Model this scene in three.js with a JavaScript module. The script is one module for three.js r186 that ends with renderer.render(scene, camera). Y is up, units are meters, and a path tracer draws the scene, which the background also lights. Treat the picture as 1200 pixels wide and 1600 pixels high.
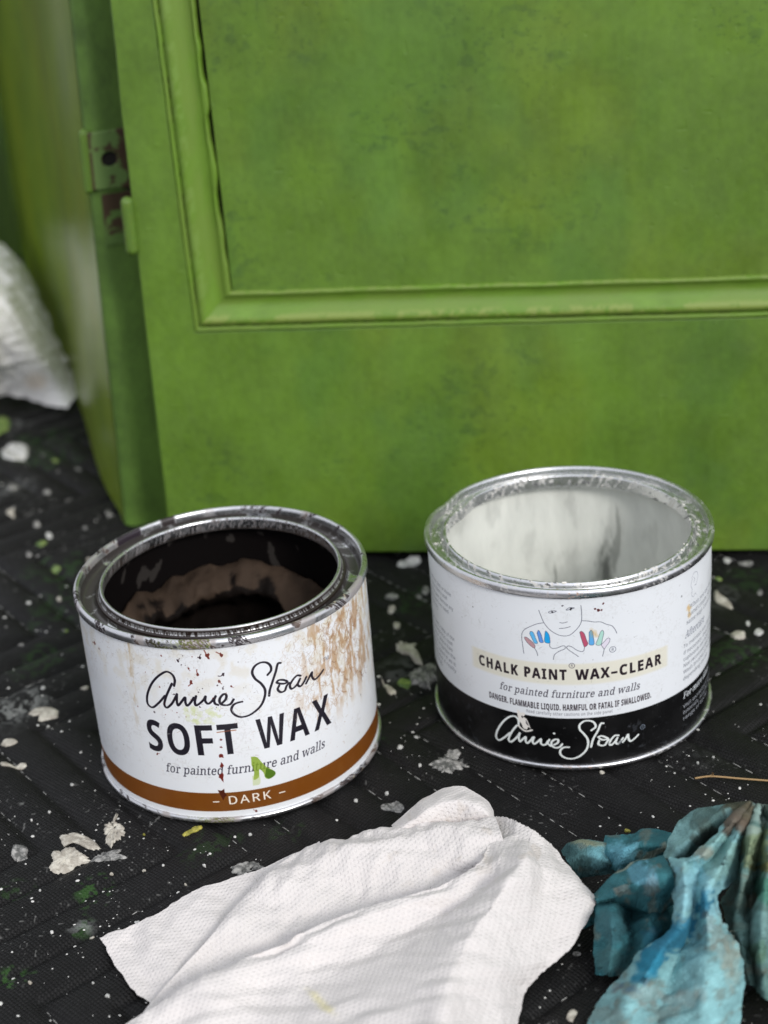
import * as THREE from 'three';
import { mergeGeometries } from 'three/addons/utils/BufferGeometryUtils.js';

// ---------------------------------------------------------------- camera
const scene = new THREE.Scene();
const F = 2411.3, PITCH = 0.43828, ROLL = -0.07881, EYE = new THREE.Vector3(0, 0.33142, 0);
const camera = new THREE.PerspectiveCamera(2 * Math.atan(800 / F) * 180 / Math.PI, 0.75, 0.02, 60);
const cF = new THREE.Vector3(0, -Math.sin(PITCH), -Math.cos(PITCH));
const cR = new THREE.Vector3(1, 0, 0).multiplyScalar(Math.cos(ROLL)).addScaledVector(new THREE.Vector3(0, Math.cos(PITCH), -Math.sin(PITCH)), Math.sin(ROLL));
const cU = new THREE.Vector3().crossVectors(cR, cF);
camera.position.copy(EYE);
camera.quaternion.setFromRotationMatrix(new THREE.Matrix4().makeBasis(cR, cU, cF.clone().negate()));
camera.focus = 0.522;
camera.userData.fStop = 9;
scene.add(camera);

// ---------------------------------------------------------------- sky, sun, exposure
const SUN = new THREE.Vector3(0.46, 0.62, 0.66).normalize();
{
  const W = 256, H = 128, d = new Float32Array(W * H * 4), v = new THREE.Vector3();
  for (let y = 0; y < H; y++) for (let x = 0; x < W; x++) {
    const el = ((y + 0.5) / H - 0.5) * Math.PI, az = ((x + 0.5) / W - 0.5) * 2 * Math.PI;
    v.set(Math.cos(el) * Math.cos(az), Math.sin(el), Math.cos(el) * Math.sin(az));
    const glow = Math.pow(0.5 + 0.5 * v.dot(SUN), 3);
    const cl = 0.5 + 0.5 * Math.sin(az * 3 + 2 * Math.sin(el * 4)) * Math.sin(el * 7 + az);
    const back = Math.pow(0.5 + 0.5 * (-0.82 * v.x + 0.25 * v.y - 0.5 * v.z), 2);  // added bright lobe of sky behind left, lifts the cabinet side
    const L = (0.17 + 0.78 * glow + 0.38 * back) * (0.93 + 0.12 * cl);
    const i = (y * W + x) * 4;
    d[i] = L * 0.965; d[i + 1] = L * 1.0; d[i + 2] = L * 1.085; d[i + 3] = 1;
  }
  const sky = new THREE.DataTexture(d, W, H, THREE.RGBAFormat, THREE.FloatType);
  sky.mapping = THREE.EquirectangularReflectionMapping; sky.magFilter = THREE.LinearFilter; sky.minFilter = THREE.LinearFilter; sky.needsUpdate = true;
  scene.background = sky; scene.environment = sky;
}
const sun = new THREE.DirectionalLight(new THREE.Color(1, 0.97, 0.92), 1.5);
sun.position.copy(SUN).multiplyScalar(3); sun.target.position.set(0, 0, -0.55);
sun.castShadow = true; sun.shadow.radius = 27; sun.shadow.mapSize.set(2048, 2048);
Object.assign(sun.shadow.camera, { left: -1, right: 1, top: 1, bottom: -1, near: 0.5, far: 8 });
scene.add(sun, sun.target);
const renderer = new THREE.WebGLRenderer();
renderer.toneMapping = THREE.LinearToneMapping;
renderer.toneMappingExposure = 1.46;
renderer.shadowMap.enabled = true;

// ---------------------------------------------------------------- helpers
const mulberry = (a) => () => { a = (a + 0x6d2b79f5) | 0; let t = Math.imul(a ^ (a >>> 15), 1 | a); t = (t + Math.imul(t ^ (t >>> 7), 61 | t)) ^ t; return ((t ^ (t >>> 14)) >>> 0) / 4294967296; };
const clamp = (x, a = 0, b = 1) => Math.min(b, Math.max(a, x)), lerp = (a, b, t) => a + (b - a) * t;
const smooth = (a, b, x) => { const t = clamp((x - a) / (b - a)); return t * t * (3 - 2 * t); };
const hash = (x, y, s) => { let h = Math.imul(x, 374761393) ^ Math.imul(y, 668265263) ^ Math.imul(s, 974634777); h = Math.imul(h ^ (h >>> 13), 1274126177); return ((h ^ (h >>> 16)) >>> 0) / 4294967296; };
function vn(x, y, s = 0, per = 0) {                    // value noise 0..1, periodic when per > 0
  const xi = Math.floor(x), yi = Math.floor(y); let fx = x - xi, fy = y - yi;
  fx = fx * fx * (3 - 2 * fx); fy = fy * fy * (3 - 2 * fy);
  const m = per ? (k) => ((k % per) + per) % per : (k) => k;
  const x0 = m(xi), x1 = m(xi + 1), y0 = per ? yi : yi, y1 = yi + 1;
  return lerp(lerp(hash(x0, y0, s), hash(x1, y0, s), fx), lerp(hash(x0, y1, s), hash(x1, y1, s), fx), fy);
}
const fbm = (x, y, s = 0, o = 4) => { let a = 0.5, r = 0, n = 0; for (let k = 0; k < o; k++) { r += a * vn(x, y, s + k * 17); n += a; a *= 0.5; x = x * 2.03 + 3.1; y = y * 2.03 + 7.7; } return r / n; };
const ridge = (x, y, s = 0, o = 3) => { let a = 0.5, r = 0, n = 0; for (let k = 0; k < o; k++) { r += a * (1 - Math.abs(2 * vn(x, y, s + k * 13) - 1)); n += a; a *= 0.5; x = x * 2.1 + 1.3; y = y * 2.1 + 4.1; } return r / n; };
function at(px, py, h = 0) {                           // where the sight line through a photo pixel meets the height h
  const dx = (px - 600) / F, dy = (800 - py) / F;
  const d = cF.clone().addScaledVector(cR, dx).addScaledVector(cU, dy);
  return d.multiplyScalar((h - EYE.y) / d.y).add(EYE);
}
const names = {};
const numbered = (n) => { const k = names[n] = (names[n] ?? -1) + 1; return k ? n + '_' + String(k).padStart(3, '0') : n; };
function mesh(name, geo, mat, parent) {
  const m = new THREE.Mesh(geo, mat); m.castShadow = m.receiveShadow = true;
  m.name = parent ? name : numbered(name); (parent ?? scene).add(m); return m;
}
function thing(name, label, category, [x, y, z] = [0, 0, 0], turn = 0, group) {
  const o = new THREE.Group(); o.name = numbered(name); o.position.set(x, y, z); o.rotation.y = turn; scene.add(o);
  o.userData = { label, category }; if (group) o.userData.group = group; return o;
}
function tag(o, label, category, group) { o.userData = { ...o.userData, label, category }; if (group) o.userData.group = group; return o; }
function grid(nx, ny, f, uvf) {                        // f(i, j) -> [x, y, z]
  const p = new Float32Array(nx * ny * 3), uv = new Float32Array(nx * ny * 2), idx = [];
  for (let j = 0; j < ny; j++) for (let i = 0; i < nx; i++) {
    const k = j * nx + i, q = f(i, j); p[k * 3] = q[0]; p[k * 3 + 1] = q[1]; p[k * 3 + 2] = q[2];
    const u = uvf ? uvf(i, j, q) : [i / (nx - 1), j / (ny - 1)]; uv[k * 2] = u[0]; uv[k * 2 + 1] = u[1];
  }
  for (let j = 0; j < ny - 1; j++) for (let i = 0; i < nx - 1; i++) { const a = j * nx + i; idx.push(a, a + nx, a + 1, a + 1, a + nx, a + nx + 1); }
  const g = new THREE.BufferGeometry();
  g.setAttribute('position', new THREE.BufferAttribute(p, 3)); g.setAttribute('uv', new THREE.BufferAttribute(uv, 2)); g.setIndex(idx); g.computeVertexNormals(); return g;
}
function lathe(profile, seg = 160, a0 = 0, a1 = Math.PI * 2, deform) {   // profile [[r, y], ...]; angle measured from +z towards +x; uv.x along the turn, uv.y along the profile
  const L = [0]; for (let k = 1; k < profile.length; k++) L.push(L[k - 1] + Math.hypot(profile[k][0] - profile[k - 1][0], profile[k][1] - profile[k - 1][1]));
  const T = L[L.length - 1];
  const g = grid(seg + 1, profile.length, (i, j) => {
    const a = a0 + (a1 - a0) * i / seg; let [r, y] = profile[j]; if (deform) [r, y] = deform(r, y, a);
    return [r * Math.sin(a), y, r * Math.cos(a)];
  }, (i, j) => [i / seg, L[j] / T]);
  if (Math.abs(a1 - a0 - Math.PI * 2) < 1e-6) {        // one smooth normal across the closing line
    const n = g.attributes.normal, w = seg + 1, v = new THREE.Vector3(), u = new THREE.Vector3();
    for (let j = 0; j < profile.length; j++) { v.fromBufferAttribute(n, j * w).add(u.fromBufferAttribute(n, j * w + seg)).normalize(); n.setXYZ(j * w, v.x, v.y, v.z); n.setXYZ(j * w + seg, v.x, v.y, v.z); }
  }
  return g;
}
function arcs(points, n = 6) {                         // rounds a profile by Catmull-Rom
  return new THREE.CatmullRomCurve3(points.map(([r, y]) => new THREE.Vector3(r, y, 0)), false, 'centripetal').getPoints(points.length * n).map((v) => [v.x, v.y]);
}
const S8 = (x) => { x = clamp(x); return Math.round(255 * (x <= 0.0031308 ? x * 12.92 : 1.055 * Math.pow(x, 1 / 2.4) - 0.055)); };
function tex(w, h, f, { srgb = true, repeat, wrap = THREE.RepeatWrapping } = {}) {   // f(u, v, out) writes linear rgb
  const d = new Uint8Array(w * h * 4), o = [0, 0, 0];
  for (let y = 0; y < h; y++) for (let x = 0; x < w; x++) {
    f((x + 0.5) / w, (y + 0.5) / h, o); const i = (y * w + x) * 4;
    for (let c = 0; c < 3; c++) d[i + c] = srgb ? S8(o[c]) : Math.round(255 * clamp(o[c]));
    d[i + 3] = 255;
  }
  const t = new THREE.DataTexture(d, w, h); t.magFilter = t.minFilter = THREE.LinearFilter; t.wrapS = t.wrapT = wrap;
  if (srgb) t.colorSpace = THREE.SRGBColorSpace; if (repeat) t.repeat.set(...repeat); t.needsUpdate = true; return t;
}
const std = (o) => new THREE.MeshStandardMaterial({ side: THREE.DoubleSide, ...o });
const phys = (o) => new THREE.MeshPhysicalMaterial({ side: THREE.DoubleSide, ...o });
const rgb = (r, g, b) => new THREE.Color().setRGB(r, g, b);

// ---------------------------------------------------------------- ground
const ground = mesh('ground', new THREE.PlaneGeometry(60, 60).rotateX(-Math.PI / 2).translate(0, -0.012, 0), std({ color: rgb(0.22, 0.21, 0.2), roughness: 0.9 }));
ground.userData.kind = 'structure';

// ---------------------------------------------------------------- green cabinet
const paint = tex(1024, 1024, (u, v, o) => {
  const x = u * 0.42, y = v * 0.42;                   // metres
  const big = fbm(x * 16, y * 13, 3, 4), mid = fbm(x * 60, y * 52, 9, 4), fine = fbm(x * 420, y * 420, 21, 3), str = fbm(x * 700 + 3 * vn(y * 40, 1, 33), y * 40, 31, 4);
  const m = 0.82 + 0.3 * (big - 0.5) + 0.34 * (mid - 0.5) + 0.2 * (fine - 0.5) + 0.07 * (str - 0.5);
  let r = 0.122 * m, g = 0.226 * m, b = 0.024 * m;
  const teal = smooth(0.55, 0.72, fbm(x * 24 + 9, y * 20, 41, 4)); r *= 1 - 0.14 * teal; g *= 1 - 0.08 * teal; b *= 1 + 0.1 * teal;
  const oli = smooth(0.52, 0.7, fbm(x * 18 + 30, y * 15 + 4, 51, 4)); r *= 1 + 0.08 * oli; g *= 1 - 0.02 * oli; b *= 1 - 0.1 * oli;
  const patch = smooth(0.55, 0.68, fbm(x * 28 + 70, y * 26 + 2, 61, 3));
  const sp = 0.42 * smooth(0.64, 0.76, fbm(x * 520, y * 600, 71, 3)) * (0.2 + 0.8 * patch); r *= 1 - 0.5 * sp; g *= 1 - 0.45 * sp; b *= 1 - 0.2 * sp;
  const dk = 0.5 * smooth(0.64, 0.76, fbm(x * 150, y * 210, 81, 4)) * patch; r *= 1 - 0.4 * dk; g *= 1 - 0.35 * dk;
  o[0] = r; o[1] = g; o[2] = b;
}, { wrap: THREE.MirroredRepeatWrapping, repeat: [1 / 0.42, 1 / 0.42] });
const paintBump = tex(1024, 1024, (u, v, o) => { const x = u * 0.42, y = v * 0.42; const b = 0.55 * fbm(x * 420, y * 80, 5, 4) + 0.25 * fbm(x * 260, y * 260, 6, 4) + 0.6 * smooth(0.93, 0.97, vn(x * 300, y * 300, 99)); o[0] = o[1] = o[2] = b * 0.75; }, { srgb: false, wrap: THREE.MirroredRepeatWrapping, repeat: [1 / 0.42, 1 / 0.42] });
const paintRough = tex(512, 512, (u, v, o) => { const x = u * 0.42, y = v * 0.42; o[0] = o[1] = o[2] = 0.36 + 0.3 * (fbm(x * 70, y * 60, 15, 4) - 0.5) + 0.16 * fbm(x * 600, y * 300, 8, 2); }, { srgb: false, wrap: THREE.MirroredRepeatWrapping, repeat: [1 / 0.42, 1 / 0.42] });
const green = std({ map: paint, bumpMap: paintBump, bumpScale: 0.00022, roughnessMap: paintRough, roughness: 1 });
const sideLitTint = std({ map: paint, color: rgb(1.6, 1.25, 0.72), bumpMap: paintBump, bumpScale: 0.0002, roughness: 0.3 });  // same green tinted brighter and yellower so the side looks lit
const grimeAndShade = std({ color: rgb(0.012, 0.01, 0.008), roughness: 0.9 });

const DO = new THREE.Vector3(-0.1048, 0.0005, -0.6737), YAW = -9.4 * Math.PI / 180;
const cab = thing('cabinet', 'green painted wooden cabinet with its panelled door ajar behind the two tins', 'cabinet', [DO.x, 0, DO.z]);
{
  const M = 0.001;
  // door: frame with a hole, a panel and four lengths of moulding. u to the right, v up, w towards the camera
  const dw = 0.46, dh = 0.6, uL = 0.0265, uR = dw - 0.027, vB = 0.1125, vT = dh - 0.09;
  const shape = new THREE.Shape();
  const R = mulberry(4);
  const edge = [[0, 0]]; for (let k = 1; k <= 20; k++) edge.push([0.0185 * k / 20 + (R() - 0.5) * 0.0005, dh * k / 20]);
  shape.moveTo(dw, 0); shape.lineTo(dw, dh); for (const [u, v] of edge.reverse()) shape.lineTo(u, v); shape.closePath();
  const hole = new THREE.Path(); hole.moveTo(uL, vB); hole.lineTo(uL, vT); hole.lineTo(uR, vT); hole.lineTo(uR, vB); hole.closePath(); shape.holes.push(hole);
  const fg = new THREE.ExtrudeGeometry(shape, { depth: 0.018, bevelEnabled: true, bevelThickness: 0.0012, bevelSize: 0.0009, bevelOffset: -0.0009, bevelSegments: 3, curveSegments: 4 });
  fg.translate(0, 0, -0.0192);
  const door = mesh('door', fg, green, cab);
  door.rotation.y = YAW; door.position.y = 0.0025;      // right edge comes nearer
  const pw = 0.0183;
  // panel
  const pg = grid(60, 60, (i, j) => {
    const s = i / 59, t = j / 59, u = lerp(uL + pw + 0.0008, uR - pw - 0.0008, s), v = lerp(vB + pw - 0.0012, vT - pw + 0.0012, t);
    return [u, v, -0.0016 + 0.0007 * (fbm(u * 14, v * 14, 77, 3) - 0.5)];
  }, (i, j, q) => [q[0] + 0.13, q[1] + 0.07]);
  const rim = [];
  for (const [a, b] of [[[0, 0], [59, 0]], [[59, 0], [59, 59]], [[59, 59], [0, 59]], [[0, 59], [0, 0]]]) {
    const P = (q) => { const k = (q[1] * 60 + q[0]) * 3, p = pg.attributes.position.array; return [p[k], p[k + 1], p[k + 2]]; };
    rim.push(grid(2, 2, (i, j) => { const p = P(i ? b : a); return [p[0], p[1], p[2] - j * 0.008]; }));
  }
  mesh('door_panel', mergeGeometries([pg, ...rim]), green, door);
  mesh('panel_backing', new THREE.BoxGeometry(uR - uL + 0.01, vT - vB + 0.01, 0.004).translate((uL + uR) / 2, (vB + vT) / 2, -0.011), grimeAndShade, door);
  // moulding profile: w from the outer edge (0) to the inner edge (pw), depth
  const prof = arcs([[0, -0.003], [0.0001, 0.0006], [0.0007, 0.0011], [0.0017, 0.0008], [0.0022, -0.0009], [0.003, 0.0012], [0.0046, 0.0027], [0.0062, 0.0024], [0.0083, 0.0003], [0.0105, -0.0016], [0.0128, -0.0022], [0.0149, -0.0014], [0.0162, 0.0002], [0.0171, 0.0005], [0.0177, -0.0004], [0.0179, -0.004]], 3);
  // rubbed bead and pale edges hold some painted highlight; grime left in the quirk
  const mTex = (wearHighlight, col) => tex(1024, 64, (u, v, o) => {
    const x = u * 0.24, w = v, n = 0.85 + 0.3 * fbm(x * 90, w * 5, 131, 4), g = fbm(x * 330, w * 9, 133, 4), big = fbm(x * 40, w * 2, 135, 3);
    o[0] = 0.126 * n; o[1] = 0.230 * n; o[2] = 0.026 * n;
    const put = (c, k) => { for (let e = 0; e < 3; e++) o[e] = lerp(o[e], c[e], k); };
    put([0.14, 0.225, 0.035], 0.8 * smooth(0.4, 0.62, big));
    put(col, wearHighlight * smooth(0.17, 0.26, w + 0.03 * (g - 0.5)) * smooth(0.46, 0.36, w + 0.05 * (g - 0.5)) * smooth(0.46, 0.56, g * 0.6 + big * 0.4));
    put([0.18, 0.27, 0.05], (wearHighlight > 0.5 ? 0.35 : 0.15) * smooth(0.05, 0.08, w) * smooth(0.11, 0.09, w) * smooth(0.35, 0.55, g)); put([0.22, 0.27, 0.08], (wearHighlight > 0.5 ? 0.4 : 0.1) * smooth(0.89, 0.93, w) * smooth(0.38, 0.55, g));
    put([0.03, 0.028, 0.014], 0.7 * smooth(0.03, 0, Math.abs(w - 0.125)) * smooth(0.48, 0.64, g * 0.5 + big * 0.5));
  });
  const mouldMat = (t) => std({ map: t, roughness: 0.27, bumpMap: paintBump, bumpScale: 0.0001 }), mouldA = mouldMat(mTex(0.6, [0.24, 0.29, 0.07])), mouldB = mouldMat(mTex(0.35, [0.19, 0.30, 0.07]));
  const C = (k, w) => [[uL + w, vB + w], [uR - w, vB + w], [uR - w, vT - w], [uL + w, vT - w]][k % 4];
  for (let k = 0; k < 4; k++) {
    const n = 140;
    const g = grid(n + 1, prof.length, (i, j) => {
      let [w, d] = prof[j]; const t = i / n; if (d > -0.0028) d *= 0.72;
      const wob = 0.0003 * (fbm(t * 18, k * 5, 88, 3) - 0.5) + (w > 0.0165 ? 0.0013 * (smooth(0.35, 0.7, fbm(t * 34, k * 7 + 3, 91, 3)) - 0.55) * (k === 3 ? 1 : -0.25) : 0) + (w < 0.0019 ? 0.0004 * (fbm(t * 60, k * 3 + 8, 95, 2) - 0.5) : 0);
      if (w > 0.002 && w < 0.0026) d += 0.0009 * smooth(0.45, 0.7, fbm(t * 30, k * 11 + 1, 94, 2));
      const a = C(k, w), b = C(k + 1, w), nx = -(b[1] - a[1]), ny = b[0] - a[0], l = Math.hypot(nx, ny);
      return [lerp(a[0], b[0], t) + nx / l * wob, lerp(a[1], b[1], t) + ny / l * wob, d];
    }, (i, j, q) => [i / n * (k % 2 ? 2 : 2.2) + k * 0.37, clamp(prof[j][0] / pw, 0.01, 0.99)]);
    mesh('moulding', g, k === 0 ? mouldA : mouldB, door);
  }
  // knuckle of the hinge on the door edge
  const kn = new THREE.CapsuleGeometry(0.0029, 0.0205, 4, 14);
  const knuckle = mesh('hinge_knuckle', kn, green, door); knuckle.rotation.z = -0.031; knuckle.position.set(0.0034, 0.1622, 0.0012);

  // front stile of the cabinet body, in the shade of the door, its corner rounded into the side panel
  const off = (x, y, z) => [x - DO.x, y, z - DO.z];
  const S0 = [-0.1315, -0.7125], lean = (y) => 0.0475 * y;           // left bottom corner; how far it leans to the right
  const tx = 0.961, tz = -0.277, sx = -0.277, sz = -0.961;           // along the front, along the side
  const cross = [];
  const rr = 0.0065, H = 0.66;
  for (let k = 0; k <= 6; k++) cross.push([tx * lerp(0.42, rr, k / 6), tz * lerp(0.42, rr, k / 6)]);
  for (let k = 1; k < 8; k++) { const a = k / 8 * Math.PI / 2; cross.push([tx * rr * (1 - Math.sin(a)) + sx * rr * (1 - Math.cos(a)), tz * rr * (1 - Math.sin(a)) + sz * rr * (1 - Math.cos(a))]); }
  const nFront = cross.length;
  const front = grid(nFront, 40, (i, j) => { const y = H * j / 39; return off(S0[0] + cross[i][0] + lean(y), y, S0[1] + cross[i][1]); }, (i, j, q) => [Math.hypot(cross[i][0], cross[i][1]) / 0.06 - 0.02, q[1] / 0.66]);
  const stileShadeMap = tex(256, 1024, (u, v, o) => { const a = u * 0.06, y = v * 0.66, n = 0.72 + 0.5 * (fbm(a * 90, y * 70, 151, 4) - 0.5) + 0.25 * (fbm(a * 700, y * 420, 153, 3) - 0.5); o[0] = 0.122 * n; o[1] = 0.236 * n; o[2] = 0.033 * n; const k = smooth(0.42, 0.62, 0.5 * fbm(a * 110, y * 110, 155, 4) + 0.55 * Math.exp(-(((y - 0.168) / 0.009) ** 2) - (((a - 0.021) / 0.012) ** 2)) - 0.12); o[0] = lerp(o[0], 0.035, k); o[1] = lerp(o[1], 0.022, k); o[2] = lerp(o[2], 0.014, k); }, { wrap: THREE.MirroredRepeatWrapping });  // green slightly darkened to stand in for shade; rust below the hinge
  mesh('front_stile', front, std({ map: stileShadeMap, roughness: 0.6 }), cab);
  const side = grid(30, 40, (i, j) => { const y = H * j / 39, t = rr + (0.465 - rr) * i / 29; const bow = 0.0022 * Math.sin(t * 24) * smooth(0.02, 0.05, t); return off(S0[0] + sx * t + lean(y) * (1 - 0.7 * i / 29) - 0.95 * bow, y, S0[1] + sz * t + 0.27 * bow); }, (i, j, q) => [i / 29 * 0.5, q[1] * 0.9 + 0.3]);
  mesh('side_panel', side, sideLitTint, cab);
  const body = [];
  const bx = [[0.42, 0], [0.42, 0.465], [0, 0.465]].map(([a, b]) => [S0[0] + tx * a + sx * b, S0[1] + tz * a + sz * b]);
  for (let k = 0; k < 2; k++) body.push(grid(2, 2, (i, j) => off(lerp(bx[k][0], bx[k + 1][0], i), H * j, lerp(bx[k][1], bx[k + 1][1], i))));
  body.push(grid(2, 2, (i, j) => { const a = j ? [bx[2], bx[1]] : [[S0[0] + lean(H), S0[1]], bx[0]]; return off(a[i][0], H, a[i][1]); }));
  mesh('carcass', mergeGeometries(body), green, cab);

  // hinge leaf on the stile, wrapped round the corner, with its empty screw hole
  const hp = (a, y, lift) => off(S0[0] + tx * a + lean(y) + 0.277 * lift, y, S0[1] + tz * a + 0.961 * lift);
  const leaf = new THREE.Shape(); leaf.moveTo(-0.0012, 0.1735); leaf.lineTo(0.03, 0.172); leaf.lineTo(0.03, 0.199); leaf.lineTo(-0.0012, 0.1985); leaf.closePath();
  const sh = new THREE.Path(); sh.absarc(0.0078, 0.1862, 0.004, 0, Math.PI * 2, true); leaf.holes.push(sh);
  const lg = new THREE.ExtrudeGeometry(leaf, { depth: 0.0012, bevelEnabled: true, bevelThickness: 0.0005, bevelSize: 0.0005, bevelSegments: 2, curveSegments: 20 });
  const lp = lg.attributes.position;
  for (let k = 0; k < lp.count; k++) { const q = hp(lp.getX(k) + 0.002, lp.getY(k), lp.getZ(k) + 0.0006); lp.setXYZ(k, ...q); }
  lg.computeVertexNormals();
  const rustTex = tex(256, 256, (u, v, o) => { const n = fbm(u * 9, v * 9, 12, 4), d = smooth(0.62, 0.80, n + 0.42 * smooth(0.009, 0.020, u * 0.04)); o[0] = lerp(0.11, 0.05, d); o[1] = lerp(0.19, 0.025, d); o[2] = lerp(0.045, 0.009, d); }, { repeat: [25, 25] });
  mesh('hinge_plate', lg, std({ map: rustTex, roughness: 0.6 }), cab);
  const l2 = new THREE.BoxGeometry(0.03, 0.024, 0.001, 1, 1, 1), l2p = l2.attributes.position; for (let k = 0; k < l2p.count; k++) l2p.setXYZ(k, ...hp(l2p.getX(k) + 0.0195, l2p.getY(k) + 0.1582, l2p.getZ(k) + 0.0004)); l2.computeVertexNormals(); mesh('hinge_plate', l2, std({ map: tex(128, 128, (u, v, o) => { const n = fbm(u * 5, v * 5, 157, 4), d = smooth(0.42, 0.56, n + 0.25 * (v - 0.5)); o[0] = lerp(0.085, 0.045, d); o[1] = lerp(0.16, 0.024, d); o[2] = lerp(0.03, 0.008, d); }), roughness: 0.6 }), cab);
  const hc = hp(0.0098, 0.1862, 0.0005);
  const disc = new THREE.CircleGeometry(0.0041, 20); const dm = mesh('screw_hole', disc, grimeAndShade, cab); dm.position.set(...hc); dm.rotation.y = 16.1 * Math.PI / 180;  // black disc in place of the dark inside the screw hole
  const wk = new THREE.CapsuleGeometry(0.0024, 0.025, 4, 12); const wm = mesh('hinge_knuckle', wk, green, cab); wm.position.set(...hp(-0.0006, 0.186, 0.0004)); wm.rotation.z = -0.047;
}
{ // another green piece behind, out of focus
  const c = thing('cupboard', 'green painted cupboard panel at the left edge, blurred behind the white paper', 'cupboard', [-0.296, 0, -1.27], 1.2);
  mesh('panel', new THREE.BoxGeometry(0.2, 0.6, 0.02).translate(-0.06, 0.3, 0), green, c);
  mesh('post', new THREE.BoxGeometry(0.022, 0.6, 0.03).translate(0.052, 0.3, 0.001), green, c);
}

// ---------------------------------------------------------------- quilted blanket
const blanket = thing('moving_blanket', 'black quilted moving blanket with white zigzag stitching, splashed with paint, under everything', 'blanket');
const chev = (x, z) => {                                 // millimetre distance to the nearest quilting line, and the coordinate along it
  const a = (0.989 * x + 0.148 * z) * 1000, b = (-0.148 * x + 0.989 * z) * 1000;
  const t = ((b + 426.4) % 152 + 152) % 152, T = t < 76 ? 76 - t : t - 76;
  const s = a + 171.5 + 76 - T, k = Math.round(s / 25.3);
  return [Math.abs(s - k * 25.3) * 0.7071, b, t < 76, k];
};
const blanketY = (x, z) => {
  const [d] = chev(x, z);
  return -0.0013 * Math.exp(-((d / 1.8) ** 2)) - 0.0009 * Math.exp(-((d / 5.5) ** 2)) + 0.0012 * (fbm(x * 22, z * 22, 303, 3) - 0.62) + 0.0005 * (fbm(x * 130, z * 130, 305, 2) - 0.5) * Math.exp(-((d / 4) ** 2));
};
const BX0 = -0.34, BZ0 = -0.93, BS = 0.62;
const blots = [[150, 1395, 30, 0.8], [115, 1445, 26, 0.5], [25, 1530, 24, 0.9], [20, 1390, 22, 0.3], [90, 890, 40, 0.4], [60, 1030, 40, 0.35], [560, 1150, 40, 0.2], [640, 940, 40, 0.3], [1150, 1020, 50, 0.3], [120, 940, 60, 0.35], [60, 700, 60, 0.4], [330, 1310, 40, 0.25], [1180, 905, 40, 0.25], [450, 1300, 30, 0.2]].map(([x, y, r, s]) => { const p = at(x, y), q = at(x + r, y); return [p.x, p.z, Math.abs(q.x - p.x) * 1.3, s]; });
const cloudy = [[20, 1110, 40, 0.9], [40, 1090, 34, 0.7], [130, 1445, 18, 0.8], [20, 665, 30, 0.6], [10, 760, 40, 0.4], [640, 1050, 40, 0.35], [1100, 1180, 40, 0.12], [1130, 930, 40, 0.2]].map(([x, y, r, s]) => { const p = at(x, y), q = at(x + r, y); return [p.x, p.z, Math.abs(q.x - p.x) * 1.2, s]; });
const blanketMap = tex(2048, 2048, (u, v, o) => {
  const x = BX0 + u * BS, z = BZ0 + v * BS;
  const n = fbm(x * 60, z * 60, 401, 3), f = vn(x * 1900, z * 1900, 403), m = 0.75 + 0.5 * n;
  let r = 0.0074 * m, g = 0.0072 * m, b = 0.0072 * m;
  const aa = (0.7071 * x + 0.7071 * z) * 780, bb = (-0.7071 * x + 0.7071 * z) * 780;   // pinpoint embossing, its highlights painted lighter into the colour
  const dd = Math.hypot(aa - Math.round(aa), bb - Math.round(bb)), dot = smooth(0.34, 0.18, dd) * (0.35 + 0.65 * vn(x * 300, z * 300, 405));
  r += 0.018 * dot; g += 0.0175 * dot; b += 0.0175 * dot; r *= 0.75 + 0.5 * f; g *= 0.75 + 0.5 * f; b *= 0.75 + 0.5 * f;
  for (const [cx, cz, R, s] of blots) { const d = Math.hypot(x - cx, z - cz) / R; if (d < 1.6) { const k = 0.75 * s * smooth(1.1, 0.5, d + 1.8 * (fbm(x * 130, z * 130, 411, 5) - 0.5)) * smooth(0.47, 0.58, fbm(x * 420, z * 420, 413, 4)); r = lerp(r, 0.035, k); g = lerp(g, 0.095, k); b = lerp(b, 0.02, k); } }
  for (const [cx, cz, R, s] of cloudy) { const d = Math.hypot(x - cx, z - cz) / R; if (d < 1.6) { const k = 0.5 * s * smooth(1.2, 0.2, d + 1.3 * (fbm(x * 120, z * 120, 421, 4) - 0.5)) * smooth(0.4, 0.6, fbm(x * 500, z * 500, 423, 3)); r = lerp(r, 0.3, k); g = lerp(g, 0.31, k); b = lerp(b, 0.3, k); } }
  const dust = smooth(0.86, 0.93, vn(x * 900, z * 900, 431)) * smooth(0.45, 0.7, fbm(x * 40, z * 40, 433, 3)); r += 0.10 * dust; g += 0.10 * dust; b += 0.095 * dust;
  o[0] = r; o[1] = g; o[2] = b;
}, { wrap: THREE.MirroredRepeatWrapping });
const dotBump = tex(256, 256, (u, v, o) => { const a = (u + v) * 8, b = (u - v) * 8, d = Math.hypot(a - Math.round(a), b - Math.round(b)); o[0] = o[1] = o[2] = 0.25 + 0.5 * smooth(0.42, 0.12, d) + 0.25 * vn(u * 60, v * 60, 7); }, { srgb: false, repeat: [BS / 0.0145, BS / 0.0145] });
const blanketMat = phys({ map: blanketMap, bumpMap: dotBump, bumpScale: 0.00034, roughness: 0.48, specularIntensity: 0.26 });
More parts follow.
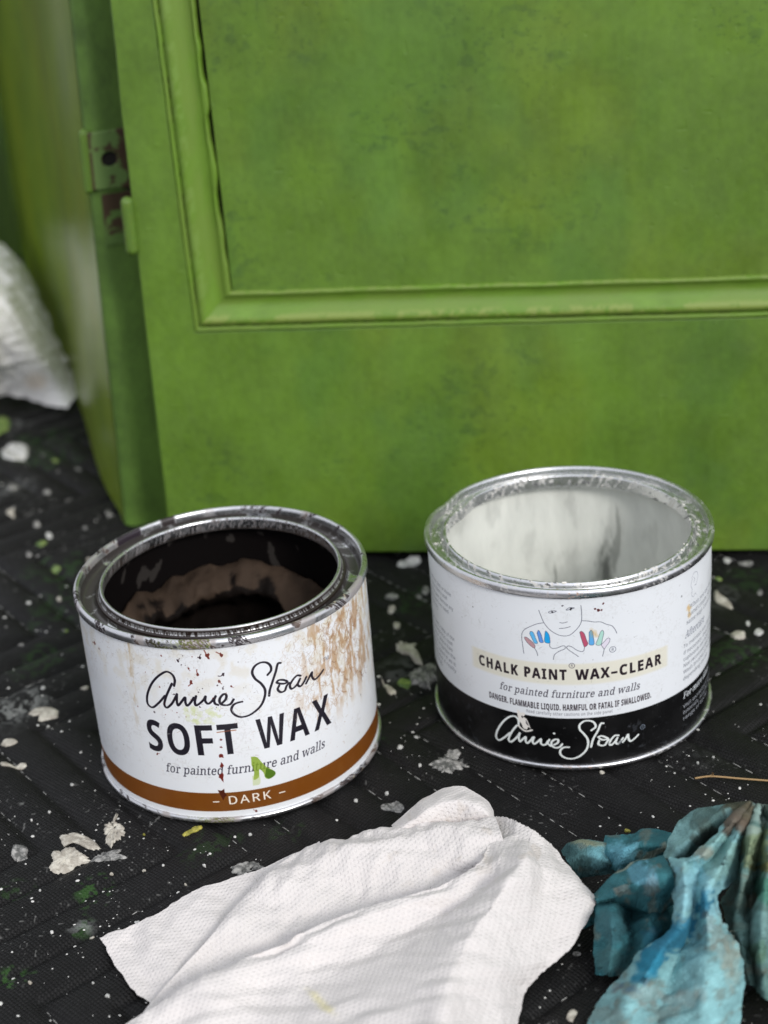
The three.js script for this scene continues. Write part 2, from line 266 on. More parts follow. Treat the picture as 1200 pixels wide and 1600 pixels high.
{
  const axis = (lo, a, b, hi, step) => { const r = []; for (let k = 0; k < 14; k++) r.push(lo + (a - lo) * (1 - Math.pow(1 - k / 14, 1.5))); for (let x = a; x < b; x += step) r.push(x); for (let k = 0; k <= 14; k++) r.push(b + (hi - b) * Math.pow(k / 14, 1.5)); return r; };
  const X = axis(-1.1, -0.3, 0.21, 1.0, 0.0012), Z = axis(-1.9, -0.9, -0.315, 0.5, 0.0012);
  const g = grid(X.length, Z.length, (i, j) => [X[i], blanketY(X[i], Z[j]), Z[j]], (i, j) => [(X[i] - BX0) / BS, (Z[j] - BZ0) / BS]);
  mesh('quilted_cloth', g, blanketMat, blanket);
  // the stitches
  const R = mulberry(11), one = [], proto = new THREE.CapsuleGeometry(1, 1, 2, 5);
  const pos = proto.attributes.position;
  const K = [Math.cos(Math.atan2(0.148, 0.989)), Math.sin(Math.atan2(0.148, 0.989))];
  const q = new THREE.Quaternion(), up = new THREE.Vector3(0, 1, 0), dir = new THREE.Vector3(), P = new THREE.Vector3();
  for (let k = -26; k <= 30; k++) for (let seg = -4; seg < 2; seg++) {
    const b0 = -426.4 + seg * 76, down = ((seg % 2) + 2) % 2 === 1;
    const show = down ? 0.7 : 0.4;
    let s = R() * 5;
    while (s < 76 * 1.414) {
      const L = 2.0 + R() * 3.4, hide = fbm(k * 3.1 + s * 0.02, seg * 5.3, 77, 2);
      if (hide < show * 0.8 && R() < show + 0.12) {
        const b = b0 + (s + L / 2) * 0.7071, t = ((b + 426.4) % 152 + 152) % 152, T = t < 76 ? 76 - t : t - 76;
        const a = -171.5 - 76 + T + k * 25.3 + (R() - 0.5) * 0.5;
        const x = (0.989 * a - 0.148 * b) / 1000, z = (0.148 * a + 0.989 * b) / 1000;
        if (x > -0.29 && x < 0.2 && z > -0.86 && z < -0.32) {
          const sl = t < 76 ? -1 : 1;
          dir.set(0.989 * sl * 0.7071 - 0.148 * 0.7071 + (R() - 0.5) * 0.12, (R() - 0.5) * 0.06, 0.148 * sl * 0.7071 + 0.989 * 0.7071).normalize(); q.setFromUnitVectors(up, dir);
          const rad = 0.00011 + R() * 0.0001;
          const c = proto.clone(), m = new THREE.Matrix4().compose(P.set(x, blanketY(x, z) + 0.00012, z), q, new THREE.Vector3(rad, L / 3000, rad)); c.applyMatrix4(m); one.push(c);
        }
      }
      s += L + 1.2 + R() * 1.6;
    }
  }
  mesh('stitching', mergeGeometries(one), std({ color: rgb(0.36, 0.355, 0.34), roughness: 0.8 }), blanket).userData.kind = 'stuff';
}
// paint splashes lying on the blanket
const splatTex = (base, dark, s) => tex(256, 256, (u, v, o) => { const n = fbm(u * 9, v * 9, s, 4), e = vn(u * 34, v * 34, s + 5), k = smooth(0.3, 0.75, n + 0.25 * (e - 0.5)); for (let c = 0; c < 3; c++) o[c] = lerp(dark[c], base[c], k); }, { repeat: [60, 60] });
const splatMat = {
  cream: std({ map: splatTex([0.52, 0.49, 0.42], [0.34, 0.31, 0.26], 1), roughness: 0.5 }),
  grey: std({ map: splatTex([0.36, 0.35, 0.33], [0.09, 0.09, 0.085], 2), roughness: 0.55 }),
  white: std({ map: splatTex([0.62, 0.61, 0.58], [0.42, 0.42, 0.4], 3), roughness: 0.45 }),
  yellow: std({ map: splatTex([0.45, 0.4, 0.07], [0.2, 0.19, 0.03], 4), roughness: 0.5 }),
  lime: std({ map: splatTex([0.24, 0.32, 0.08], [0.07, 0.13, 0.03], 5), roughness: 0.5 }),
};
let splatSeed = 50;
function splat(pts, kind, { rough = 0.14, thick = 0.0006, holes = 0 } = {}) {        // pts: outline in photo pixels on the blanket
  const seed = splatSeed++, R = mulberry(seed * 7 + 1), W = pts.map(([x, y]) => at(x, y));
  const c = W.reduce((s, p) => s.add(p), new THREE.Vector3()).multiplyScalar(1 / W.length);
  const curve = new THREE.CatmullRomCurve3(W, true, 'centripetal'), n = Math.max(28, W.length * 9), rings = 7;
  const P = curve.getPoints(n - 1 + 1).slice(0, n), size = P.reduce((s, p) => s + p.distanceTo(c), 0) / n;
  const pos = [], uv = [], idx = [];
  for (let r = 0; r <= rings; r++) for (let i = 0; i < n; i++) {
    const f = r / rings, q = P[i], wob = 1 + rough * (fbm(i * 0.55, seed * 3.3, seed, 3) - 0.5) * 2 * f;
    const x = c.x + (q.x - c.x) * f * wob, z = c.z + (q.z - c.z) * f * wob;
    const bump = 0.6 + 0.8 * fbm(x * 700, z * 700, seed, 2) - holes * smooth(0.55, 0.7, fbm(x * 900, z * 900, seed + 3, 3));
    pos.push(x, blanketY(x, z) + (r === rings ? -0.0004 : thick * bump * Math.min(1, (1 - f) * 3.5 + 0.35)), z); uv.push(x, z);
  }
  for (let r = 0; r < rings; r++) for (let i = 0; i < n; i++) { const a = r * n + i, b = r * n + (i + 1) % n; idx.push(a, a + n, b, b, a + n, b + n); }
  const g = new THREE.BufferGeometry(); g.setAttribute('position', new THREE.Float32BufferAttribute(pos, 3)); g.setAttribute('uv', new THREE.Float32BufferAttribute(uv, 2)); g.setIndex(idx); g.computeVertexNormals();
  return mesh('paint_splash', g, splatMat[kind], blanket);
}
const oval = (x, y, rx, ry, n = 9, s = 1) => { const R = mulberry(Math.round(x * 31 + y)); return [...Array(n)].map((_, k) => { const a = k / n * 6.283, m = 0.72 + 0.5 * R(); return [x + rx * m * Math.cos(a), y + ry * m * Math.sin(a)]; }); };
splat([[93, 1306], [106, 1300], [140, 1303], [156, 1317], [156, 1325], [140, 1326], [112, 1316], [98, 1323]], 'cream', { holes: 0.6 });
splat([[79, 1330], [92, 1327], [112, 1322], [132, 1332], [143, 1338], [122, 1346], [100, 1358], [82, 1361], [75, 1356], [80, 1345]], 'cream', { holes: 0.9 });
splat([[137, 1341], [152, 1328], [172, 1325], [190, 1327], [186, 1333], [198, 1341], [170, 1345], [150, 1345]], 'grey', { holes: 0.5, rough: 0.3 });
splat([[162, 1290], [172, 1284], [182, 1270], [184, 1274], [178, 1284], [190, 1288], [194, 1304], [180, 1318], [170, 1318], [164, 1306]], 'cream', { holes: 1, rough: 0.4 });
splat(oval(29, 1330, 15, 11), 'grey'); splat([[44, 1112], [52, 1105], [72, 1103], [90, 1108], [91, 1117], [76, 1123], [60, 1126], [62, 1117], [50, 1118]], 'cream');
splat(oval(14, 1158, 16, 5), 'cream'); splat([[0, 1189], [22, 1191], [32, 1188], [42, 1190], [36, 1195], [20, 1194], [0, 1194]], 'cream');
splat([[284, 1304], [296, 1298], [304, 1292], [316, 1290], [312, 1297], [300, 1302], [290, 1306]], 'yellow', { rough: 0.4 });
splat([[360, 1353], [374, 1347], [392, 1345], [408, 1351], [416, 1356], [398, 1359], [372, 1368], [364, 1362]], 'grey', { rough: 0.3, holes: 1.2 });
splat([[672, 1190], [690, 1182], [712, 1178], [734, 1186], [722, 1197], [706, 1208], [690, 1206], [674, 1198]], 'grey', { rough: 0.35, holes: 1.2 });
splat(oval(707, 1175, 12, 9), 'grey', { rough: 0.25 }); splat([[593, 1256], [604, 1248], [622, 1247], [632, 1256], [626, 1262], [600, 1264]], 'grey', { holes: 0.6 });
splat([[620, 1003], [632, 999], [650, 1002], [648, 1012], [658, 1026], [660, 1035], [648, 1033], [640, 1024], [626, 1020]], 'cream', { thick: 0.0012 });
splat([[648, 1040], [664, 1035], [682, 1036], [684, 1056], [672, 1070], [656, 1071], [640, 1066]], 'grey', { thick: 0.0014, rough: 0.3, holes: 0.8 });
splat([[595, 1056], [602, 1066], [612, 1074], [619, 1084], [610, 1086], [600, 1072]], 'cream', { rough: 0.3 }); splat(oval(634, 1067, 13, 8), 'lime', { rough: 0.3 }); splat(oval(620, 976, 7, 6), 'cream'); splat(oval(611, 948, 6, 5), 'cream');
splat([[620, 884], [628, 873], [642, 868], [656, 869], [656, 877], [642, 880], [630, 886]], 'white', { thick: 0.001 }); splat(oval(612, 931, 11, 5), 'grey'); splat(oval(653, 928, 5, 5), 'grey'); splat(oval(665, 921, 6, 5), 'grey');
splat(oval(1154, 991, 13, 9), 'cream', { thick: 0.001 }); splat(oval(1185, 987, 7, 6), 'white'); splat(oval(1136, 874, 6, 5), 'white'); splat(oval(1163, 876, 12, 4), 'grey'); splat(oval(1123, 900, 6, 5), 'lime'); splat(oval(1187, 922, 5, 4), 'grey');
splat([[1118, 920], [1124, 926], [1136, 934], [1146, 944], [1140, 947], [1128, 940], [1116, 931]], 'cream'); splat(oval(1169, 974, 4, 4), 'white');
splat([[885, 1592], [888, 1581], [896, 1576], [903, 1580], [899, 1588], [894, 1596]], 'cream'); splat(oval(980, 1297, 5, 3), 'yellow'); splat([[995, 1302], [1004, 1294], [1014, 1292], [1013, 1300], [1002, 1305]], 'yellow'); splat(oval(900, 1490, 7, 3), 'grey');
splat([[2, 702], [10, 694], [30, 693], [43, 698], [42, 711], [30, 717], [8, 715]], 'white', { thick: 0.0016 }); splat([[-20, 672], [-10, 652], [8, 650], [16, 660], [10, 674], [-6, 680]], 'lime', { thick: 0.0014 });
for (const [x, y, r, k] of [[86, 719, 7, 'lime'], [122, 731, 8, 'grey'], [73, 768, 8, 'grey'], [16, 799, 11, 'cream'], [170, 800, 8, 'grey'], [76, 833, 7, 'white'], [64, 848, 12, 'lime'], [133, 825, 6, 'grey'], [138, 870, 8, 'cream'], [87, 885, 10, 'lime'], [57, 815, 7, 'grey'], [45, 865, 6, 'grey'], [20, 760, 12, 'grey'], [92, 935, 6, 'cream'], [67, 1075, 5, 'white'], [131, 1073, 9, 'cream'], [32, 1003, 7, 'grey'], [104, 985, 5, 'lime'], [45, 942, 5, 'white'], [112, 1225, 4, 'white'], [77, 1267, 4, 'white'], [49, 1280, 3, 'white'], [62, 1390, 3, 'white'], [81, 1457, 4, 'white'], [142, 1460, 6, 'cream'], [47, 1536, 5, 'cream'], [168, 1555, 5, 'white'], [145, 1534, 3, 'white'], [255, 1351, 3, 'white'], [224, 1354, 5, 'cream'], [319, 1351, 4, 'white'], [225, 1303, 3, 'yellow'], [391, 1303, 4, 'white'], [174, 1365, 4, 'cream'], [289, 1376, 3, 'cream'], [650, 1148, 5, 'white'], [625, 1167, 6, 'white'], [656, 1194, 4, 'white'], [604, 1236, 4, 'white'], [556, 1250, 5, 'white'], [1090, 1192, 3, 'white'], [1115, 1182, 3, 'white'], [940, 1205, 6, 'cream']]) splat(oval(x, y, r * 0.72, r * 0.5, 7), k, { rough: 0.3, thick: 0.0005 });
{ // pinpoint spatter
  const R = mulberry(77), parts = [], base = new THREE.SphereGeometry(1, 6, 3, 0, 6.2832, 0, Math.PI / 2);
  for (let k = 0; k < 2100; k++) {
    const px = R() * 1250 - 20, py = 640 + R() * 980, p = at(px, py), dens = fbm(p.x * 30, p.z * 30, 501, 3);
    if (R() > smooth(0.3, 0.75, dens) + (px < 350 ? 0.2 : 0)) continue;
    const r = 0.00012 + 0.00045 * Math.pow(R(), 3.2), g = base.clone(); g.scale(r * (0.8 + R()), r * 0.5, r * (0.8 + R() * 0.8)); g.rotateY(R() * 6); g.translate(p.x, blanketY(p.x, p.z), p.z); parts.push(g);
  }
  mesh('paint_specks', mergeGeometries(parts), std({ color: rgb(0.6, 0.59, 0.56), roughness: 0.5 }), blanket).userData.kind = 'stuff';
}
// ---------------------------------------------------------------- printing for the labels
const PX = 11, LW = 2048, LH = 768, RL = 0.05345, Y0 = 2.0;
const X = (s) => (s + LW / PX / 2) * PX, Y = (y) => LH - (y - Y0) * PX;
function curvePoints(str, n = 10) { const p = str.split(' ').map((q) => q.split(',').map(Number)); return new THREE.CatmullRomCurve3(p.map(([a, b]) => new THREE.Vector3(a, b, 0)), false, 'centripetal').getPoints(Math.max(1, p.length - 1) * n); }
function pen(c, list, color, w, vary = 0.5) {           // handwriting: down strokes run broader
  c.strokeStyle = color; c.lineCap = 'round';
  for (const str of list) {
    const P = curvePoints(str);
    for (let k = 1; k < P.length; k++) {
      const dx = P[k].x - P[k - 1].x, dy = P[k].y - P[k - 1].y, l = Math.hypot(dx, dy) || 1, m = 1 - vary * 0.5 + vary * Math.abs(dy / l) * 0.8;
      c.lineWidth = w * m * PX; c.beginPath(); c.moveTo(X(P[k - 1].x), Y(P[k - 1].y)); c.lineTo(X(P[k].x), Y(P[k].y)); c.stroke();
    }
  }
}
function shape(c, str, fill, stroke, w = 0.14) { const P = curvePoints(str, 8); c.beginPath(); P.forEach((p, k) => (k ? c.lineTo(X(p.x), Y(p.y)) : c.moveTo(X(p.x), Y(p.y)))); if (fill) { c.closePath(); c.fillStyle = fill; c.fill(); } if (stroke) { c.strokeStyle = stroke; c.lineWidth = w * PX; c.lineCap = 'round'; c.stroke(); } }
function fit(c, text, s0, s1, yb, cap, font, { gap = 0, skew = 0, fat = 0 } = {}) {   // text between s0 and s1 on the line yb, capitals cap millimetres high
  c.font = font.replace('SIZE', '100px'); const adv = [...text].map((ch) => c.measureText(ch).width + gap * 100), tot = adv.reduce((a, b) => a + b, 0) - gap * 100;
  c.save(); c.translate(X(s0), Y(yb)); c.scale((s1 - s0) * PX / tot, cap * PX / 71.4); if (skew) c.transform(1, 0, -skew, 1, 0, 0);
  let x = 0; c.strokeStyle = c.fillStyle; c.lineWidth = fat; c.lineJoin = 'round'; [...text].forEach((ch, k) => { c.fillText(ch, x, 0); if (fat) c.strokeText(ch, x, 0); x += adv[k]; }); c.restore();
}
function letter(c, ch, s0, s1, y0, y1) { c.font = 'bold 100px sans-serif'; const m = c.measureText(ch), w = m.actualBoundingBoxRight + m.actualBoundingBoxLeft, h = m.actualBoundingBoxAscent + m.actualBoundingBoxDescent; c.save(); c.translate(X(s0), Y(y1)); c.scale((s1 - s0) * PX / w, (y1 - y0) * PX / h); c.fillText(ch, m.actualBoundingBoxLeft, m.actualBoundingBoxAscent); c.restore(); }
function sheet(base) { const cv = document.createElement('canvas'); cv.width = LW; cv.height = LH; const c = cv.getContext('2d'); c.fillStyle = base; c.fillRect(0, 0, LW, LH); return [cv, c]; }
function fleck(c, s, y, r, color, R, n = 7, sy = 1) { c.fillStyle = color; c.beginPath(); const a0 = R() * 6; for (let k = 0; k < n; k++) { const a = a0 + k / n * 6.283, m = r * (0.45 + 0.9 * R()); const x = X(s + m * Math.cos(a)), yy = Y(y + m * sy * Math.sin(a)); k ? c.lineTo(x, yy) : c.moveTo(x, yy); } c.closePath(); c.fill(); }
function scribble(c, s, y, len, color, w, R, dir = R() * 6.28, curl = 1) { c.strokeStyle = color; c.lineWidth = w * PX; c.lineCap = 'round'; c.beginPath(); c.moveTo(X(s), Y(y)); let a = dir; for (let k = 0; k < 5; k++) { a += (R() - 0.5) * curl; s += Math.cos(a) * len / 5; y += Math.sin(a) * len / 5; c.lineTo(X(s), Y(y)); } c.stroke(); }
function stain(c, test, w, h, color) {                  // per-pixel dirt: test(s, y) -> 0..1
  const id = c.getImageData(0, 0, LW, LH), d = id.data;
  for (let j = 0; j < LH; j++) for (let i = 0; i < LW; i++) { const k = test(i / PX - LW / PX / 2, (LH - j) / PX + Y0); if (k > 0.003) { const q = (j * LW + i) * 4; for (let e = 0; e < 3; e++) d[q + e] = lerp(d[q + e], color[e], Math.min(1, k)); } }
  c.putImageData(id, 0, 0);
}
const SIGN1 = ['-15,56.9 -14.4,59.2 -15,61.3 -16.8,62.3 -19.4,61 -22.7,57.9 -25.1,54.2 -26.5,50.7 -26.6,47.7 -25.1,46.7 -22.1,49 -19.1,52.4', '-15.7,57.7 -17.3,54.8 -18.9,51.6 -19.8,48.6 -19.2,47.6 -17.2,49.1 -15.6,51.4 -14.4,53.6', '-14.4,53.6 -14.8,50.8 -14.6,49 -13.1,50.6 -11.6,52.4 -11.7,50.3 -11.3,49.1 -9.6,50.7 -8.5,52.4', '-7.6,53 -8.3,50.7 -8.1,49.3 -6.6,50.1 -4.9,51.8 -4.3,52.8 -4.6,51 -3.8,49.8 -2.4,50.7 -1.5,51.8', '-0.8,52.7 -1.5,51.2 -1.3,49.7 -0.3,49.1', '1.2,49.8 2.5,51.1 2.9,52.7 2.3,53.3 0.9,52.2 0.3,50.7 0.7,49.3 2.5,48.7 3.9,49 5.2,50.7',
  '17.9,57.8 19.3,59.2 19.3,61 18,62.7 15.9,63.2 13.7,62.2 12.7,60.1 13.4,57.5 15.3,55 16.4,52.2 15.9,49.3 14.4,46.5 12,44.5 9.2,43.3 6.5,43.4 4.6,44.9 4,46.9 5,48.6 6.6,49.2 8.1,49.3', '23.1,61 22.2,61.2 20.9,58.1 19.3,54.5 18,51.4 17.6,49.5', '20.8,53.9 21.5,54.5 23.3,54.1 24.7,52.9 23.8,52.5 21.9,53.1 20.9,53.7', '21.6,52.4 20.9,51.1 21.9,49.6 23.4,49.7 24.3,51.3 25.3,52.2', '30.1,53.3 28.7,53.9 26.7,52.7 25.5,50.9 26,49.5 27.5,49.9 29,51.1 29.7,52.2', '29.3,51.7 28.6,50.1 29.5,49.2 31.1,50.3 32.3,51.9', '31.9,49.4 33.1,50.8 34.8,52.7 34.6,51.2 35.6,49.4 37.8,50 39.9,51.4'];
const SIGN2 = ['-27.1,17.1 -27.2,19.2 -28.3,20.4 -30,20.1 -32.4,18.1 -34.9,14.6 -36.6,11 -36.9,8.8 -35.9,7.9 -33.4,9.8 -30.9,12.6', '-27.9,16.6 -29.4,14.4 -31,11.3 -31.5,9.3 -30.8,8.7 -29,10.3 -27.6,12.2 -26.8,13.6', '-26.8,13.6 -27.3,11.3 -26.9,9.9 -25.7,11.2 -24.5,12.4 -24.6,10.7 -24.1,9.8 -22.7,11.2 -21.7,12.8', '-21.3,12.9 -21.9,10.9 -21.4,10 -19.8,11.3 -18.7,12.5 -18.8,10.8 -18,10 -16.8,10.6 -16.2,11.8', '-15.6,12.6 -16.2,11 -15.2,9.9', '-13.9,15.5 -13.7,15.4', '-13.9,10.5 -12.5,11.6 -12.4,12.8 -13.5,12.9 -14.8,11.6 -14.7,10.1 -13.4,9.3 -11.9,9.7 -10.9,11',
  '-0.3,16.7 1.3,18.1 0.7,20 -0.9,20.9 -2.9,20.8 -4.5,19.2 -4.4,17.3 -3,15.4 -1.8,13.3 -1.5,11 -2.3,8.3 -4.3,6.1 -6.5,4.9 -9.1,4.8 -11.2,5.9 -11.8,7.5 -11.1,9.1 -9.8,9.7 -8.4,9.7', '4.3,19.2 3.4,19.3 2.1,16.3 0.3,12.8 -0.5,9.6', '2.2,13.5 3.2,13.9 4.9,13.1 5.8,12.3 4,12.1 2.6,12.9', '2.5,11.9 2.2,10.6 3.2,9.8 4.6,9.8 5.5,11.2 6.1,11.9', '9.9,13 8.4,13.2 6.9,11.6 6.3,10 6.9,9.4 8.4,10.6 9.4,12.1', '9.1,11.5 8.7,10.2 9.4,9.4 10.8,10.5 11.5,11.5', '11.4,9.7 12.6,11.1 13.5,12.5 13.7,10.8 14.4,9.4 16,10 17.7,11.3'];
function softWaxLabel() {
  const [cv, c] = sheet('#dfe1e4'), R = mulberry(5), INK = '#1b1622';
  c.fillStyle = '#73400f'; c.fillRect(0, Y(12.5), LW, (12.5 - 4.6) * PX);
  // wear: brown wax rubbed over the upper part and down the right
  stain(c, (s, y) => { const top = smooth(40, 68, y) * 0.5 + 0.05, right = smooth(20, 52, s) * smooth(22, 50, y); return 0.62 * (top + 0.6 * right) * smooth(0.42, 0.72, fbm(s * 0.3, y * 0.26, 601, 6)); }, 0, 0, [202, 190, 164]);
  stain(c, (s, y) => { const w = smooth(24, 44, s + 4 * fbm(y * 0.2, 1, 611)) * smooth(24, 46, y); return 0.6 * w * smooth(0.55, 0.76, ridge(s * 0.3 + 0.6 * fbm(s * 0.2, y * 0.1, 613), y * 0.11, 617, 4)) * smooth(0.42, 0.58, fbm(s * 0.35, y * 0.12, 619, 4)); }, 0, 0, [160, 114, 68]);
  stain(c, (s, y) => { const w = Math.exp(-(((s - 46) / 5) ** 2)) * smooth(38, 56, y) + Math.exp(-(((s - 57) / 6) ** 2)) * smooth(44, 60, y); return 0.6 * w * smooth(0.52, 0.78, ridge(s * 0.55 + 0.7 * fbm(s * 0.4, y * 0.2, 633, 3), y * 0.2, 631, 5)) * smooth(0.4, 0.6, fbm(s * 0.5, y * 0.3, 635, 4)); }, 0, 0, [140, 92, 50]);
  stain(c, (s, y) => 0.55 * (Math.exp(-(((s + 33 - 0.05 * (y - 40)) / 1.1) ** 2)) + 0.7 * Math.exp(-(((s + 72) / 5) ** 2))) * smooth(26, 60, y) * smooth(0.4, 0.62, fbm(s * 0.9, y * 0.25, 641, 4)), 0, 0, [178, 148, 104]);
  stain(c, (s, y) => 0.11 * smooth(0.66, 0.84, ridge(s * 0.9 + 1.2 * fbm(s * 0.6, y * 0.6, 653), y * 0.8, 651, 5)) * smooth(0.46, 0.65, fbm(s * 0.14, y * 0.14, 657, 3)) * smooth(14, 22, y), 0, 0, [128, 118, 106]);
  pen(c, SIGN1, INK, 0.8, 0.45);
  c.fillStyle = INK; c.globalAlpha = 0.8; fit(c, 'TM', 40.2, 43.1, 54.4, 1.7, 'SIZE sans-serif'); c.globalAlpha = 1;
  c.fillStyle = '#1d1a24';
  for (const [ch, a, b] of [['S', -29, -22.8], ['O', -20.8, -12.2], ['F', -9.9, -3.6], ['T', -2, 5.4], ['W', 11.7, 22.2], ['A', 23.2, 31.3], ['X', 33.2, 41.2]]) letter(c, ch, a, b, ch === 'S' || ch === 'O' ? 28.2 : 28.7, ch === 'S' || ch === 'O' ? 41.6 : 41.3);
  c.fillStyle = '#2a2636'; fit(c, 'for painted furniture and walls', -23.4, 37, 20.3, 3.5, 'SIZE serif', { gap: 0.02, skew: 0.24, fat: 2 });
  c.fillStyle = '#eee6da'; fit(c, '– DARK –', -7.2, 19.5, 7.5, 3.4, 'SIZE sans-serif', { gap: 0.12 });
  // specks, scratches, a drip, smears of green paint
  for (let k = 0; k < 2600; k++) { const y = 14 + 57 * Math.pow(R(), 0.62), s = -92 + 184 * R(); if (fbm(s * 0.1, y * 0.1, 661, 3) < 0.42 + 0.2 * R() || y < 13) continue; const br = s > 15 ? R() < 0.75 : R() < 0.4; scribble(c, s, y, 0.4 + 2.0 * R() * R(), `rgba(${br ? '112,68,34' : '96,90,84'},${(0.12 + 0.38 * R() * R()).toFixed(2)})`, 0.08 + 0.22 * R() * R(), R, s > 15 ? -1.4 + R() : R() * 6.28, 2); }
  for (let k = 0; k < 460; k++) { const s = 24 + 42 * R(), y = 36 + 34 * R(); scribble(c, s, y, 1 + 3.6 * R(), `rgba(${R() < 0.35 ? '84,42,16' : '140,92,50'},${(0.15 + 0.5 * R() * smooth(26, 48, s)).toFixed(2)})`, 0.12 + 0.3 * R() * R(), R, -1.6 + (R() - 0.5) * 1.3, 1.6); }
  for (let k = 0; k < 70; k++) { const s = -16 + 26 * (R() + R() - 1) + 4, y = 43 + 26 * R(); if (R() < 0.4) continue; fleck(c, s, y, 0.12 + 0.36 * R() * R(), R() < 0.5 ? 'rgba(110,38,26,0.85)' : 'rgba(44,28,34,0.8)', R, 6, 1.2); }
  for (const [s, y, r, k] of [[-8.6, 58.6, 0.9, 0], [-6, 61.6, 0.9, 0], [-8.9, 64, 0.5, 0], [2.8, 61, 0.9, 1], [1.2, 58.4, 0.6, 0], [2, 55.4, 0.5, 1], [5, 56, 0.45, 0], [-12.3, 66.8, 0.6, 1], [-1.6, 68.6, 1.1, 0], [-4.2, 68, 0.7, 1], [3, 68.4, 1, 0], [-26, 27, 0.6, 0], [8, 1.9 + 1.5, 0.6, 0], [-52, 64, 0.9, 0], [-49, 63.2, 0.5, 0], [62, 38, 0.4, 1], [60, 30, 0.35, 1]]) { fleck(c, s, y, r * 0.7, k ? '#2e1d26' : '#662a22', R, 9, 1.5); scribble(c, s, y, r * 2.2, k ? 'rgba(46,29,38,0.8)' : 'rgba(112,46,34,0.75)', r * 0.4, R); }
  for (const [s, y, r, sy] of [[-1.1, 34.8, 0.4, 1], [-1.3, 31.8, 0.35, 1], [-1.5, 28.2, 0.75, 0.9], [-2, 24.3, 0.6, 1.5], [-2.7, 19.2, 0.62, 2.6], [-3, 12, 1.35, 1.5]]) fleck(c, s, y, r * 1.25, y < 15 ? '#4a1c0b' : '#6a2018', R, 9, sy);
  scribble(c, -2, 38, 6.6, 'rgba(150,84,54,0.7)', 0.45, R, 0.05, 0.3); c.globalAlpha = 0.75;
  for (let k = 0; k < 26; k++) fleck(c, -6 + 7 * (R() - 0.5) * 1.7, 45 + 4.4 * (R() - 0.5) * 1.5, 0.7 + 1.0 * R(), 'rgba(178,196,96,0.2)', R, 8);
  c.globalAlpha = 1;
  shape(c, '8.6,26.4 10.4,26 12.4,22.8 13.6,21 16.2,18.4 16.4,17 14.2,15.8 12.8,16.4 12.2,19 11,20.6 10.4,17.4 8.6,16.6 9,20 8.4,23', 'rgba(122,150,34,0.82)'); shape(c, '13.4,20.6 16.4,18.2 16.4,17 14,15.8 12.6,17.2', 'rgba(70,104,20,0.9)'); shape(c, '8.2,18.4 10.6,18 10.4,14.4 8,14.2', 'rgba(168,184,96,0.4)');
  for (let k = 0; k < 130; k++) scribble(c, -34 + 80 * R(), 16 + 42 * R(), 0.5 + 2.4 * R() * R(), `rgba(222,222,220,${(0.25 + 0.6 * R()).toFixed(2)})`, 0.07 + 0.14 * R(), R, R() * 6.28, 1);   // scratches through the print
  return cv;
}
const ringR = (c, s, y, r, color) => { c.strokeStyle = color; c.lineWidth = 0.2 * PX; c.beginPath(); c.arc(X(s), Y(y), r * PX, 0, 7); c.stroke(); c.fillStyle = color; c.font = `${(r * 1.5 * PX).toFixed(1)}px sans-serif`; c.textAlign = 'center'; c.fillText('R', X(s), Y(y) + r * 0.53 * PX); c.textAlign = 'left'; };
